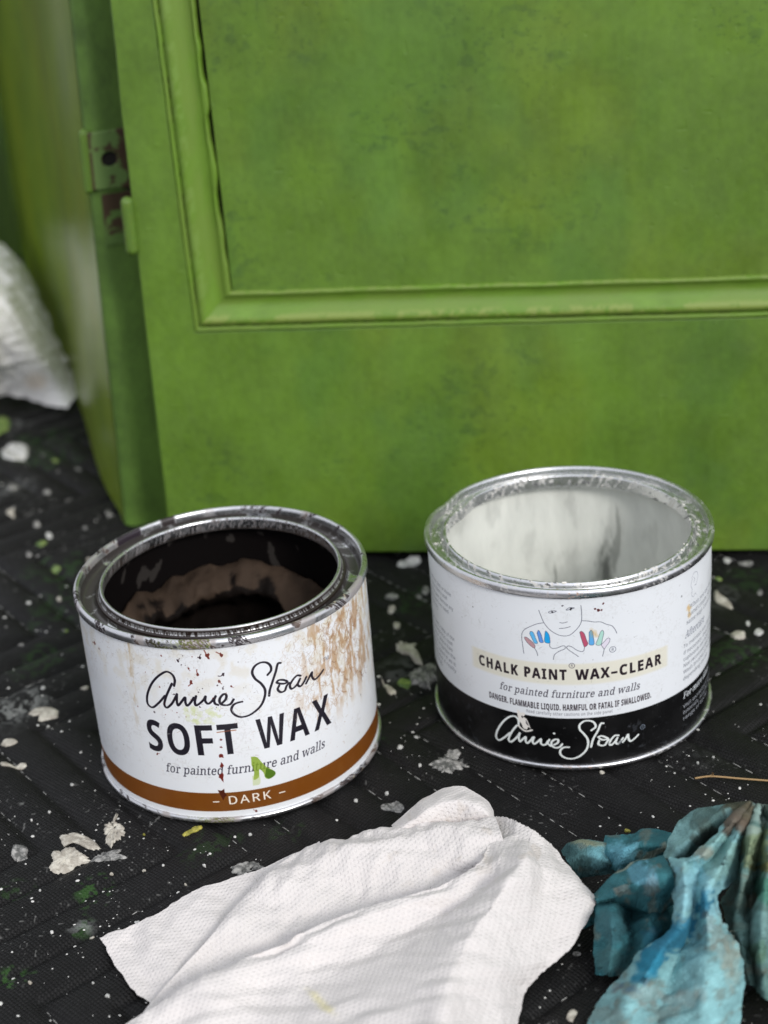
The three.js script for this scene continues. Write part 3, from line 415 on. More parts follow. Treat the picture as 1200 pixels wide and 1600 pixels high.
function clearWaxLabel() {
  const [cv, c] = sheet('#dee1e5'), R = mulberry(6), LN = '#3e4152', INK = '#221820';
  c.fillStyle = '#060607'; c.fillRect(0, Y(22.1), LW, LH);
  // cream strip with soft edges
  stain(c, (s, y) => smooth(-47.6, -45.2, s) * smooth(31.4, 29.6, s) * smooth(35.6, 37.0, y) * smooth(45.6, 44.4, y) * 0.9, 0, 0, [218, 214, 198]);
  // figure with two painted hands, in thin line
  for (const [str, col] of [['-23.6,54.8 -22.9,54.9 -19.8,52 -20,50.8 -21.8,51.9 -23.5,54.1 -23.6,54.8', '#b58d92'], ['-21.6,56.5 -21.2,57.5 -20.4,57.3 -19.4,54.8 -18.8,52.9 -19.8,52.8 -21.1,55.4 -21.6,56.5', '#5ab2e4'], ['-18.9,57 -18.3,58.3 -17.6,57.2 -17,54.9 -16.7,53.5 -17.9,53.4 -18.5,55.5 -18.9,57', '#5b8fd8'], ['-16.1,56.7 -15.7,58.2 -14.7,57 -14.3,54.9 -14.4,53.4 -16.1,53.6 -16.1,56.7', '#129ee0'], ['-3.8,57.9 -3.3,58.3 -2.3,57.4 -1.5,54.8 -1,52.9 -2.2,51.8 -2.7,53.2 -3.4,55.9 -3.8,57.9', '#b4506a'], ['-0.5,57.7 0.2,58.5 0.7,57.8 1,55.6 1.1,52.5 -0.4,52.6 -0.5,55.3 -0.5,57.7', '#5ba4dc'], ['3.5,57.3 4.2,58 4.7,57.1 4.3,54.8 3.5,52.1 1.9,52.4 2.6,54.6 3.5,57.3', '#a9d2c6'], ['3.7,52.1 4.8,53.2 6.2,54.5 6.9,54.2 6.7,52.9 5.6,51.3 4.8,50.1', '#d9d3e0']]) shape(c, str, col, LN, 0.15);
  for (const str of ['-18,66.4 -17.2,64 -16.4,61.8 -14.8,59.4 -12.8,57.7 -10.8,56.7 -8.9,56.5 -7.4,56.8 -5.5,58.4 -3.9,60.4 -3.1,62.4 -3,65.6 -3.2,68.7', '-16.4,61.5 -18.5,60.9 -21.2,59.5 -23.5,57.8 -24.4,56.3 -24.6,54.7 -24.4,51.7 -24,48', '-2.9,62.5 -1.1,62.3 1.3,61.7 3.7,61.4 5.7,60.2 7.6,59.3 8.7,57.8 9.5,55.9', '-14.5,66 -13.3,66.5 -11.8,66.4 -12.9,65.8 -14.4,65.6 -14.5,66', '-8.4,67 -7.2,67.9 -5.5,67.8 -6.5,67.3 -8.2,66.9', '-10.7,61.9 -9.8,61.7 -8,62.2', '-10.9,59.5 -9,59.7 -7,60.3', '-20,50.8 -19.2,49.3 -18.9,47.8', '-14.4,53.4 -14.4,52 -13.6,51.3 -11.9,51.5 -9.7,52.5 -9,52.2 -9.1,51.3 -10.6,50.5 -12.1,49.5 -12.9,48.5 -13.3,46.7', '4.8,50.1 4.5,48.7 4.2,47.4', '-2.2,51.6 -2.6,50.2 -3.3,50 -5,50.7 -6.6,52 -8,52.4 -8.5,51.8 -8,51 -6.3,49.6 -4.4,48']) shape(c, str, null, LN, 0.2);
  fleck(c, -13.2, 66.1, 0.55, '#1a1620', R); fleck(c, -6.8, 67.4, 0.6, '#1a1620', R); fleck(c, -9.6, 68.6, 0.35, '#2a2230', R);
  ringR(c, 7.9, 49.6, 1.15, '#565a6c'); ringR(c, -6.8, 44.3, 1.0, '#4a4450');
  c.fillStyle = INK; fit(c, 'CHALK PAINT', -43.4, -8.7, 38.4, 4.2, 'bold SIZE sans-serif', { gap: 0.1, fat: 4 }); fit(c, 'WAX–CLEAR', -5.6, 27.6, 38.4, 4.2, 'bold SIZE sans-serif', { gap: 0.1, fat: 4 });
  c.fillStyle = '#3a3642'; fit(c, 'for painted furniture and walls', -34.4, 18.2, 30.8, 2.9, 'SIZE serif', { gap: 0.05, skew: 0.26, fat: 2.5 });
  c.fillStyle = INK; fit(c, 'DANGER. FLAMMABLE LIQUID. HARMFUL OR FATAL IF SWALLOWED.', -39.3, 23.2, 25.45, 2.5, 'bold SIZE sans-serif', { gap: 0.03, fat: 3 });
  c.fillStyle = '#6a6a72'; fit(c, 'Read carefully other cautions on the side panel', -24, 7.6, 23.3, 1.3, 'SIZE sans-serif', { gap: 0.04 });
  pen(c, SIGN2, '#dfe4e2', 0.74, 0.4); ringR(c, 19.5, 14.1, 0.95, '#7f8a98');
  c.fillStyle = '#e6e2da'; shape(c, '-27.6,23.6 -26.6,23.4 -26.3,22.6 -24.6,22.9 -24.6,21.7 -25.1,21 -24,20.4 -22.8,17.4 -22.5,16.4 -23.4,17 -23.8,15.9 -25.2,16 -26.1,18 -26.9,18.8 -27.4,20.8', '#e2ddd6'); fleck(c, -25.6, 20.9, 0.4, '#15101a', R); shape(c, '-24.2,20 -23.2,17.4 -24.2,18.4', '#332c38'); pen(c, ['-27.3,16.8 -25.9,15.6 -24.6,15 -23.2,15.3 -22,15.9'], '#dcd8d2', 0.7, 0.2);
  // the small print at the sides
  c.fillStyle = '#5c606c';
  ['paste wax, apply with our cloth or Annie', 'wax brush to your furniture. Work in small', 'areas, rubbing into the paint. Remove any', 'excess as you go, there\'s no need', 'to wait until it is touch-dry.'].forEach((t, k) => fit(c, t, -92, -56.5 - (k === 1 ? 4 : k === 3 ? 3.4 : k === 4 ? 13 : k === 0 ? 1 : 0), 60.8 - k * 2.75, 1.5, 'SIZE sans-serif'));
  ['For a sheen you need a little of the', 'wax. Apply a second thin coat', 'to finish. If your piece has', 'dark wax, clear it to darken the', 'details lightly. Leave it as it', 'is, buff to achieve a really', 'tough coating.'].forEach((t, k) => fit(c, t, -92, -56.4 - (k === 1 ? 2 : k === 2 ? 2.2 : k === 6 ? 12 : 0.5), 42.3 - k * 2.75, 1.5, 'SIZE sans-serif'));
  ['When you use our soft', 'hand cream, do it the', 'same way. Leave a little'].forEach((t, k) => fit(c, t, 42.6 - k * 0.8, 70, 54.6 - k * 2.9, 1.7, 'SIZE serif', { skew: 0.22 }));
  c.fillStyle = '#4a5064'; fit(c, 'Aftercare', 40.2, 55.6, 43.4, 3.0, 'SIZE serif', { skew: 0.26 });
  c.fillStyle = '#4e525e';
  ['To maintain wax finish, re-wax', 'if necessary. Over time', 'cupboards and table tops', 'Not recommended for outdoor', 'Wash brushes in hot soapy water', 'depending on use.'].forEach((t, k) => fit(c, t, 39.4, [74, 66, 67, 76, 79, 62][k], 39.6 - k * 2.75, 1.55, 'SIZE sans-serif'));
  c.fillStyle = '#cfd4d8'; fit(c, 'For more ideas', 39.6, 64, 17.8, 2.6, 'bold SIZE serif', { skew: 0.24 });
  c.fillStyle = '#a9adb4'; ['Visit anniesloan.com for', 'tutorials, and the full', 'range of books'].forEach((t, k) => fit(c, t, 39.7, [72, 68, 62][k], 13.6 - k * 2.6, 1.5, 'SIZE sans-serif'));
  // small outline of a head above the right column
  for (const str of ['44.4,66.5 45.8,68 48.2,67.4 49,65.4 48.2,63.6 47.4,62.4', '44.6,66 43.8,63.6 44.6,62 44.4,59.6 45.6,58.4 46.8,59.2 47.8,58.4', '45.8,66.4 46.6,65 45.8,64.2', '46.4,62.8 47.6,62.6']) shape(c, str, null, 'rgba(120,126,138,0.75)', 0.2);
  // dirt
  stain(c, (s, y) => 0.09 * smooth(0.68, 0.85, ridge(s * 0.8 + 1.1 * fbm(s * 0.6, y * 0.6, 753), y * 0.8, 751, 5)) * smooth(0.5, 0.68, fbm(s * 0.12, y * 0.12, 757, 3)) * smooth(22, 27, y), 0, 0, [140, 136, 128]);
  stain(c, (s, y) => 0.5 * smooth(0.60, 0.70, fbm(s * 0.5, y * 0.5, 761, 4)) * smooth(0.5, 0.7, fbm(s * 0.08, y * 0.08, 763, 2)) * smooth(23, 19, y), 0, 0, [70, 74, 80]);
  for (let k = 0; k < 420; k++) { const s = -92 + 184 * R(), y = 24 + 47 * R(); if (fbm(s * 0.1, y * 0.1, 771, 3) < 0.46) continue; scribble(c, s, y, 0.3 + 1.4 * R() * R(), `rgba(110,108,104,${(0.1 + 0.3 * R()).toFixed(2)})`, 0.1 + 0.25 * R() * R(), R); }
  for (let k = 0; k < 90; k++) { const s = -80 + 160 * R(), y = 4 + 17 * R(); if (fbm(s * 0.07, y * 0.1, 775, 2) < 0.5) continue; scribble(c, s, y, 0.4 + 2.6 * R() * R(), `rgba(150,156,164,${(0.08 + 0.25 * R()).toFixed(2)})`, 0.1 + 0.2 * R(), R); }
  for (let k = 0; k < 12; k++) fleck(c, 1.2 + 2.2 * (R() - 0.5), 57.4 + 3 * (R() - 0.5), 0.9, 'rgba(196,150,84,0.16)', R); for (let k = 0; k < 12; k++) fleck(c, 42.6 + 2.4 * (R() - 0.5), 54 + 5 * (R() - 0.5), 0.9, 'rgba(206,164,98,0.3)', R);
  for (let k = 0; k < 60; k++) scribble(c, -45 + 76 * R(), 5 + 40 * R(), 0.4 + 1.8 * R() * R(), `rgba(210,212,214,${(0.15 + 0.4 * R()).toFixed(2)})`, 0.06 + 0.1 * R(), R, R() * 6.28, 1);
  for (const [s, y, r] of [[2.8, 66.2, 0.75], [1.7, 66.9, 0.4], [4, 66.1, 0.4], [4.6, 68.8, 0.45]]) fleck(c, s, y, r, '#4f1717', R);
  fleck(c, 38, 62, 0.5, 'rgba(90,92,96,0.5)', R); fleck(c, -45, 61.6, 0.3, '#55504e', R);
  return cv;
}
// ---------------------------------------------------------------- the two tins
const N = 220;
function rimTex(kind, part) {                            // worn tinplate: colour and roughness/metalness, u round the tin, v along the profile
  const f = (u, v) => {
    const a = u * 6.2832, x = Math.sin(a) * 54.5, z = Math.cos(a) * 54.5, q = v * 9 + (part === 'seam' ? 0 : 30);
    const n = fbm(x * 0.16 + q * 0.08, z * 0.16 + q * 0.12, 811 + kind, 4), fine = fbm(x * 2.2 + q, z * 2.2 - q * 1.4, 821 + kind, 3), grain = fbm(u * 300, v * 12, 831, 3);
    let c = [0.68 + 0.1 * (grain - 0.5), 0.68 + 0.1 * (grain - 0.5), 0.70 + 0.1 * (grain - 0.5)], m = 1, r = 0.2 + 0.34 * fine * n + 0.06 * grain;
    const put = (col, k, rough = 0.55) => { for (let e = 0; e < 3; e++) c[e] = lerp(c[e], col[e], k); m = lerp(m, 0, k); r = lerp(r, rough, k); };
    if (kind === 1) {
      if (part === 'seam') { put([0.02, 0.014, 0.016], smooth(0.60, 0.64, n) * smooth(0.36, 0.48, fine), 0.4); put([0.17, 0.12, 0.095], 0.6 * smooth(0.50, 0.72, fbm(x * 0.12, z * 0.12 + q * 0.05, 841, 6)), 0.5); put([0.42, 0.37, 0.26], 0.7 * smooth(0.86, 0.87, fbm(x * 0.28 + 9, z * 0.28 + q * 0.2, 843, 2)), 0.5); put([0.13, 0.16, 0.03], 0.7 * smooth(0.06, 0.02, Math.abs(u - 0.988)) * smooth(0.5, 0.6, fine), 0.5); put([0.03, 0.022, 0.022], smooth(0.012, 0.007, Math.abs(u - 0.575)) * smooth(0.4, 0.5, v), 0.4); put([0.03, 0.022, 0.03], smooth(0.02, 0.017, Math.abs(u - 0.63)) * smooth(0.55, 0.6, v), 0.3); }
      else if (part === 'channel') { put([0.018, 0.012, 0.009], 0.95 * smooth(0.30, 0.40, n + 0.2 * (fine - 0.5)), 0.3); } else { const wall = smooth(0.26, 0.20, v) * (1 - 0.8 * smooth(0.05, 0.02, Math.abs(v - 0.14)) * smooth(0.42, 0.55, fine)); put([0.018, 0.011, 0.009], wall, 0.3); put([0.035, 0.016, 0.01], 0.9 * smooth(0.62, 0.68, fine) * smooth(0.25, 0.3, v), 0.5); put([0.02, 0.013, 0.01], 0.9 * smooth(0.62, 0.72, v), 0.4); }
    } else {
      const w = part === 'seam' ? smooth(0.60, 0.68, fine) * smooth(0.52, 0.62, n) : smooth(0.57, 0.65, fbm(x * 0.9 + q * 0.5, z * 0.9 + q, 823, 4)) * smooth(0.38, 0.54, n);
      put([0.56, 0.54, 0.5], w * (part === 'seam' ? 0.7 : 0.8), 0.6); put([0.25, 0.11, 0.04], smooth(0.66, 0.72, fbm(x * 1.1 + 3, z * 1.1 + q, 851, 3)) * 0.8 * smooth(0.05, 0.02, Math.abs(u - 0.995)), 0.7);
      put([0.02, 0.02, 0.02], smooth(0.7, 0.75, fbm(x * 0.7 + 11, z * 0.7 + q * 2, 853, 3)) * (part === 'seam' ? 0.2 : 0.9), 0.6);
    }
    return [c, r, m];
  };
  const rp = [1, 1], map = tex(1024, 48, (u, v, o) => { const [c] = f(u, v); o[0] = c[0]; o[1] = c[1]; o[2] = c[2]; }, { repeat: rp }), orm = tex(1024, 48, (u, v, o) => { const [, r, m] = f(u, v); o[0] = 1; o[1] = r; o[2] = m; }, { srgb: false, repeat: rp });
  return std({ map, roughnessMap: orm, metalnessMap: orm, metalness: 1, roughness: 1 });
}
const tinplate = std({ color: rgb(0.66, 0.66, 0.68), metalness: 1, roughness: 0.3 });
function makeTin(kind, C, label, cv, backColors) {
  const t = thing('wax_tin', label, 'tin', [C[0], 0, C[1]], 0);
  const dent = kind === 2 ? (r, y, a) => { let e = a; if (e > Math.PI) e -= 2 * Math.PI; const d = Math.exp(-(((e + 2.13) / 0.16) ** 2)), k = smooth(0.055, 0.073, y); return [r - 0.0013 * d * k + 0.00025 * Math.sin(3 * a + 1) * k, y - 0.0006 * d * k]; } : (r, y, a) => { const k = smooth(0.055, 0.073, y); return [r + 0.0003 * Math.sin(2 * a + 0.6) * k, y + 0.00035 * Math.sin(2 * a + 2) * k]; };
  const wob = (r, y, a) => { const q = dent(r, y, a); return [q[0] + 0.00016 * (fbm(3 * Math.sin(a) + 5, 3 * Math.cos(a) + y * 60, 861 + kind, 2) - 0.5), q[1]]; };
  mesh('body', lathe([[0.0004, 0.0012], [0.05, 0.0012], [0.0532, 0.002], [0.0532, 0.004], [0.0532, 0.05], [0.0532, 0.0716]], N, 0, 6.283185307, wob), tinplate, t);
  const rows = []; for (let k = 0; k <= 24; k++) rows.push([RL, (Y0 + (LH / PX) * k / 24) / 1000]);
  const half = LW / PX / 2 / 1000 / RL, map = new THREE.CanvasTexture(cv); map.colorSpace = THREE.SRGBColorSpace; map.magFilter = THREE.LinearFilter; map.wrapS = map.wrapT = THREE.ClampToEdgeWrapping;
  const lr = tex(256, 128, (u, v, o) => { o[0] = o[1] = o[2] = 0.34 + 0.3 * (fbm(u * 30, v * 12, 871 + kind, 4) - 0.3); }, { srgb: false });
  mesh('label', lathe(rows, N, -half, half, wob), std({ map, roughnessMap: lr, roughness: 1 }), t);
  const bc = document.createElement('canvas'); bc.width = 16; bc.height = LH; const b = bc.getContext('2d'); b.fillStyle = backColors[0]; b.fillRect(0, 0, 16, LH); b.fillStyle = backColors[1]; b.fillRect(0, Y(backColors[2]), 16, (backColors[2] - backColors[3]) * PX);
  const bt = new THREE.CanvasTexture(bc); bt.colorSpace = THREE.SRGBColorSpace; bt.magFilter = THREE.LinearFilter;
  mesh('label', lathe(rows, N, half, Math.PI * 2 - half, wob), std({ map: bt, roughness: 0.42 }), t);
  mesh('base_seam', lathe(arcs([[0.0528, 0.0004], [0.0538, 0], [0.0544, 0.0004], [0.0546, 0.0010], [0.0545, 0.0016], [0.0541, 0.0020], [0.0534, 0.0021]], 3), N), rimTex(kind, 'seam'), t);
  mesh('top_seam', lathe(arcs([[0.0534, 0.0716], [0.0540, 0.0716], [0.05445, 0.0720], [0.05455, 0.0730], [0.0544, 0.0741], [0.0539, 0.0748], [0.0532, 0.0750], [0.0525, 0.0746], [0.0522, 0.0737], [0.0521, 0.0722]], 4), N, 0, 6.283185307, dent), rimTex(kind, 'seam'), t);
  if (kind === 1) {
    mesh('channel', lathe(arcs([[0.0521, 0.0722], [0.0519, 0.0704], [0.0512, 0.0694], [0.0496, 0.0691], [0.0478, 0.0692], [0.0469, 0.0697], [0.0466, 0.0708]], 4), N, 0, 6.283185307, dent), rimTex(1, 'channel'), t);
    mesh('lid_ring', lathe(arcs([[0.0466, 0.0708], [0.0465, 0.0716], [0.0460, 0.0720], [0.0455, 0.0718], [0.0452, 0.0722], [0.0451, 0.0730], [0.0450, 0.0737], [0.0446, 0.0742], [0.0441, 0.0742], [0.0437, 0.0738], [0.0436, 0.0725], [0.0438, 0.0700], [0.0450, 0.0688], [0.0522, 0.0684]], 4), N, 0, 6.283185307, dent), rimTex(1, 'ring'), t);
    const inner = tex(1024, 128, (u, v, o) => { const a = u * 6.2832, x = Math.sin(a) * 9, z = Math.cos(a) * 9; const s = smooth(0.66, 0.69, fbm(x * 1.1, z * 1.1 + v * 9, 881, 5)); o[0] = 0.004 + 0.026 * s; o[1] = 0.003 + 0.023 * s; o[2] = 0.003 + 0.021 * s; });
    mesh('inner_wall', lathe([[0.0524, 0.003], [0.0524, 0.02], [0.0524, 0.04], [0.0524, 0.06], [0.0523, 0.0684]], N), phys({ map: inner, roughness: 0.75, specularIntensity: 0.12 }), t);
  } else {
    mesh('channel', lathe(arcs([[0.0521, 0.0722], [0.0518, 0.0716], [0.0508, 0.0712], [0.0494, 0.0713], [0.0484, 0.0716], [0.0478, 0.0724]], 4), N, 0, 6.283185307, dent), rimTex(2, 'channel'), t);
    mesh('lid_ring', lathe(arcs([[0.0478, 0.0724], [0.0474, 0.0736], [0.0469, 0.0742], [0.0464, 0.0742], [0.0460, 0.0738], [0.0459, 0.0726], [0.0459, 0.0706], [0.0460, 0.0694], [0.0468, 0.0686], [0.0522, 0.0680]], 4), N, 0, 6.283185307, dent), rimTex(2, 'ring'), t);
    const P = (u, v) => {                                 // where the film of wax is thin and the tinplate shows
      const wu = u + 0.014 * (fbm(u * 60, v * 6, 891, 4) - 0.5), wv = v + 0.22 * (fbm(u * 50 + 7, v * 5, 893, 4) - 0.5), g = fbm(u * 160, v * 22, 897, 4);
      const blob = (cu, cv, ru, rv, s) => s * smooth(1.15, 0.45, Math.hypot((wu - cu) / ru, (wv - cv) / rv) + 0.7 * (g - 0.5));
      return clamp(Math.max(0.16 * smooth(0.56, 0.7, fbm(u * 38, v * 6, 899, 5)), blob(0.434, 0.46, 0.02, 0.34, 0.95), blob(0.398, 0.36, 0.009, 0.2, 0.55), blob(0.418, 0.72, 0.006, 0.2, 0.5), blob(0.497, 0.6, 0.0025, 0.16, 0.6), blob(0.55, 0.3, 0.02, 0.2, 0.25), blob(0.6, 0.45, 0.012, 0.2, 0.2)));
    };
    const wm = tex(1024, 128, (u, v, o) => { const g = P(u, v), n = 0.93 + 0.34 * (fbm(u * 46 + 2 * fbm(u * 20, v * 4, 903, 2), v * 7, 899, 5) - 0.5); o[0] = lerp(0.70 * n, 0.17, g); o[1] = lerp(0.71 * n, 0.175, g); o[2] = lerp(0.665 * n, 0.165, g); }), wo = tex(1024, 128, (u, v, o) => { const g = P(u, v); o[0] = 1; o[1] = lerp(0.5, 0.3, g); o[2] = g * 0.5; }, { srgb: false }), wb = tex(1024, 128, (u, v, o) => { o[0] = o[1] = o[2] = 0.55 * fbm(u * 60 + 1.5 * fbm(u * 30, v * 5, 905, 2), v * 6, 901, 5) + 0.35 * (1 - P(u, v)) + 0.1 * smooth(0.025, 0.0, Math.hypot((u - 0.497) * 2, (v - 0.38) * 0.35)); }, { srgb: false });
    mesh('wax_coating', lathe([[0.0004, 0.004], [0.03, 0.004], [0.0515, 0.0045], [0.0524, 0.008], [0.0524, 0.03], [0.0524, 0.05], [0.0522, 0.068]], N), std({ map: wm, roughnessMap: wo, metalnessMap: wo, metalness: 1, roughness: 1, bumpMap: wb, bumpScale: 0.0012 }), t);
    const R = mulberry(91), cr = [];
    for (let k = 0; k < 120; k++) {
      const a = R() * 6.283, w = R(), r = w < 0.65 ? 0.0478 + 0.0012 * R() + 0.003 * R() * R() : 0.0455 + 0.002 * R(), y = r > 0.0488 ? 0.0714 : r > 0.047 ? 0.0728 : 0.0741; if (fbm(5 * Math.sin(a), 5 * Math.cos(a), 911, 3) < 0.44) continue;
      const s = 0.00022 + 0.0006 * R() * R(), g = new THREE.IcosahedronGeometry(1, 0), p = g.attributes.position; const h = {}; for (let i = 0; i < p.count; i++) { const key = [p.getX(i), p.getY(i), p.getZ(i)].map((q) => q.toFixed(2)).join(); h[key] ??= 0.6 + 0.8 * R(); p.setXYZ(i, p.getX(i) * h[key], p.getY(i) * h[key], p.getZ(i) * h[key]); }
      g.scale(s * 1.6, s * 0.7, s); g.rotateY(a + R()); g.translate(r * Math.sin(a), y, r * Math.cos(a)); g.computeVertexNormals(); cr.push(g);
    }
    mesh('wax_crumbs', mergeGeometries(cr), std({ color: rgb(0.62, 0.6, 0.55), roughness: 0.6 }), t).userData.kind = 'stuff';
  }
  return t;
}
const C1 = [-0.06202, -0.50981], C2 = [0.06909, -0.52478];
makeTin(1, C1, 'left open tin with a brown band, scuffed white label and dark wax inside', softWaxLabel(), ['#dfe1e4', '#73400f', 12.5, 4.6]);
makeTin(2, C2, 'right open tin with a black band under its white label, inside smeared with pale wax', clearWaxLabel(), ['#dee1e5', '#060607', 22.1, 0]);
{ // dark wax left in the first tin: a ridge against the back wall, scooped hollow in front
  const nr = 90, na = 220, R0 = 0.0521;
  const lip = (a) => 0.0395 + 0.014 * (fbm(1.9 * Math.sin(a) + 9, 1.9 * Math.cos(a), 925, 4) - 0.5) - 0.005 * smooth(0.2, 0.8, Math.sin(a));
  const pr = (a) => {                                     // half section: hollow floor, undercut, lip, lumpy top, down along the wall
    const back = smooth(0.35, 1, -Math.cos(a - 0.12) * 0.5 + 0.5), l = lip(a), top = lerp(0.026, 0.0525, back) + 0.016 * (fbm(2.6 * Math.sin(a), 2.6 * Math.cos(a), 923, 4) - 0.5) - 0.008 * smooth(0.2, 0.9, Math.sin(a));
    return [[0.0001, 0.010], [0.024, 0.010], [0.044, 0.011], [0.0488, 0.016], [0.0490, top - 0.018], [l + 0.003, top - 0.0125], [l + 0.0004, top - 0.0105], [l, top - 0.0085], [l + 0.0012, top - 0.0066], [lerp(l, 0.0521, 0.5), top - 0.002], [0.0496, top], [0.0512, top - 0.002], [0.0521, top - 0.008]].map(([r, y]) => new THREE.Vector3(r, Math.max(0.006, y), 0));
  };
  const cols = []; for (let i = 0; i <= na; i++) cols.push(new THREE.CatmullRomCurve3(pr(i / na * 6.283185307), false, 'centripetal').getPoints(nr - 1));
  const g = grid(na + 1, nr, (i, j) => {
    const a = i / na * 6.283185307, c = cols[i % na][j], r = Math.min(R0, c.x + 0.0022 * (fbm(9 * Math.sin(a), 9 * Math.cos(a) + c.y * 160, 921, 3) - 0.5)), x = r * Math.sin(a), z = r * Math.cos(a);
    return [x, c.y + 0.0062 * (fbm(x * 130, z * 130 + c.y * 60, 927, 5) - 0.5), z];
  }, (i, j, q) => [q[0] * 9.3 + 0.5, q[2] * 9.3 + 0.5]);
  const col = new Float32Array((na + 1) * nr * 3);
  for (let j = 0; j < nr; j++) for (let i = 0; i <= na; i++) { const a = i / na * 6.283185307, c = cols[i % na][j], n = fbm(c.x * Math.sin(a) * 240, c.x * Math.cos(a) * 240 + c.y * 90, 931, 4), n2 = fbm(c.x * Math.sin(a) * 70 + 4, c.x * Math.cos(a) * 70, 933, 4), dry = smooth(0.6, 0.63, j / (nr - 1) + 0.2 * (n - 0.5) + 0.42 * (n2 - 0.52)), m = 0.4 + 1.2 * n; col.set([lerp(0.006, 0.040, dry) * m, lerp(0.0042, 0.027, dry) * m, lerp(0.0035, 0.019, dry) * m], (j * (na + 1) + i) * 3); }   // dry mask: ridge lighter, hollow near black, its shade put into the colour
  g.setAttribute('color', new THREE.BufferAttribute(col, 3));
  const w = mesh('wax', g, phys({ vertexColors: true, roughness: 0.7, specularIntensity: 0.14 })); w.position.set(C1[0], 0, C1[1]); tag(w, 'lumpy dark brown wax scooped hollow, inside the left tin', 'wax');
}
{ // dry stalk on the blanket
  const pts = [[1086, 1216, 0.6], [1108, 1213, 1.0], [1128, 1214, 0.9], [1150, 1216, 0.8], [1176, 1218, 0.8], [1215, 1221, 0.8], [1260, 1226, 0.7]].map(([x, y, h]) => at(x, y, h / 1000));
  const g = [new THREE.TubeGeometry(new THREE.CatmullRomCurve3(pts), 60, 0.00035, 7)], b = at(1113, 1211, 0.0016);
  g.push(new THREE.TubeGeometry(new THREE.CatmullRomCurve3([pts[1], b, at(1114, 1208, 0.003)]), 10, 0.0003, 6));
  tag(mesh('stalk', mergeGeometries(g), std({ color: rgb(0.34, 0.22, 0.1), roughness: 0.7 })), 'thin tan dry stalk lying on the black blanket at the right edge', 'stalk');
}
// ---------------------------------------------------------------- paper and cloth
const cr1 = (p0, p1, p2, p3, t) => 0.5 * (2 * p1 + (p2 - p0) * t + (2 * p0 - 5 * p1 + 4 * p2 - p3) * t * t + (3 * p1 - p0 - 3 * p2 + p3) * t * t * t);
function spline(list, t) {                               // t 0..1 through points of any size
  const n = list.length - 1, f = Math.min(n - 1e-6, t * n), k = Math.floor(f), u = f - k, g = (i) => list[Math.min(n, Math.max(0, i))];
  return list[0].map((_, c) => cr1(n ? (k ? g(k - 1)[c] : 2 * g(0)[c] - g(1)[c]) : g(0)[c], g(k)[c], g(k + 1)[c], k + 2 > n ? 2 * g(n)[c] - g(n - 1)[c] : g(k + 2)[c], u));
}
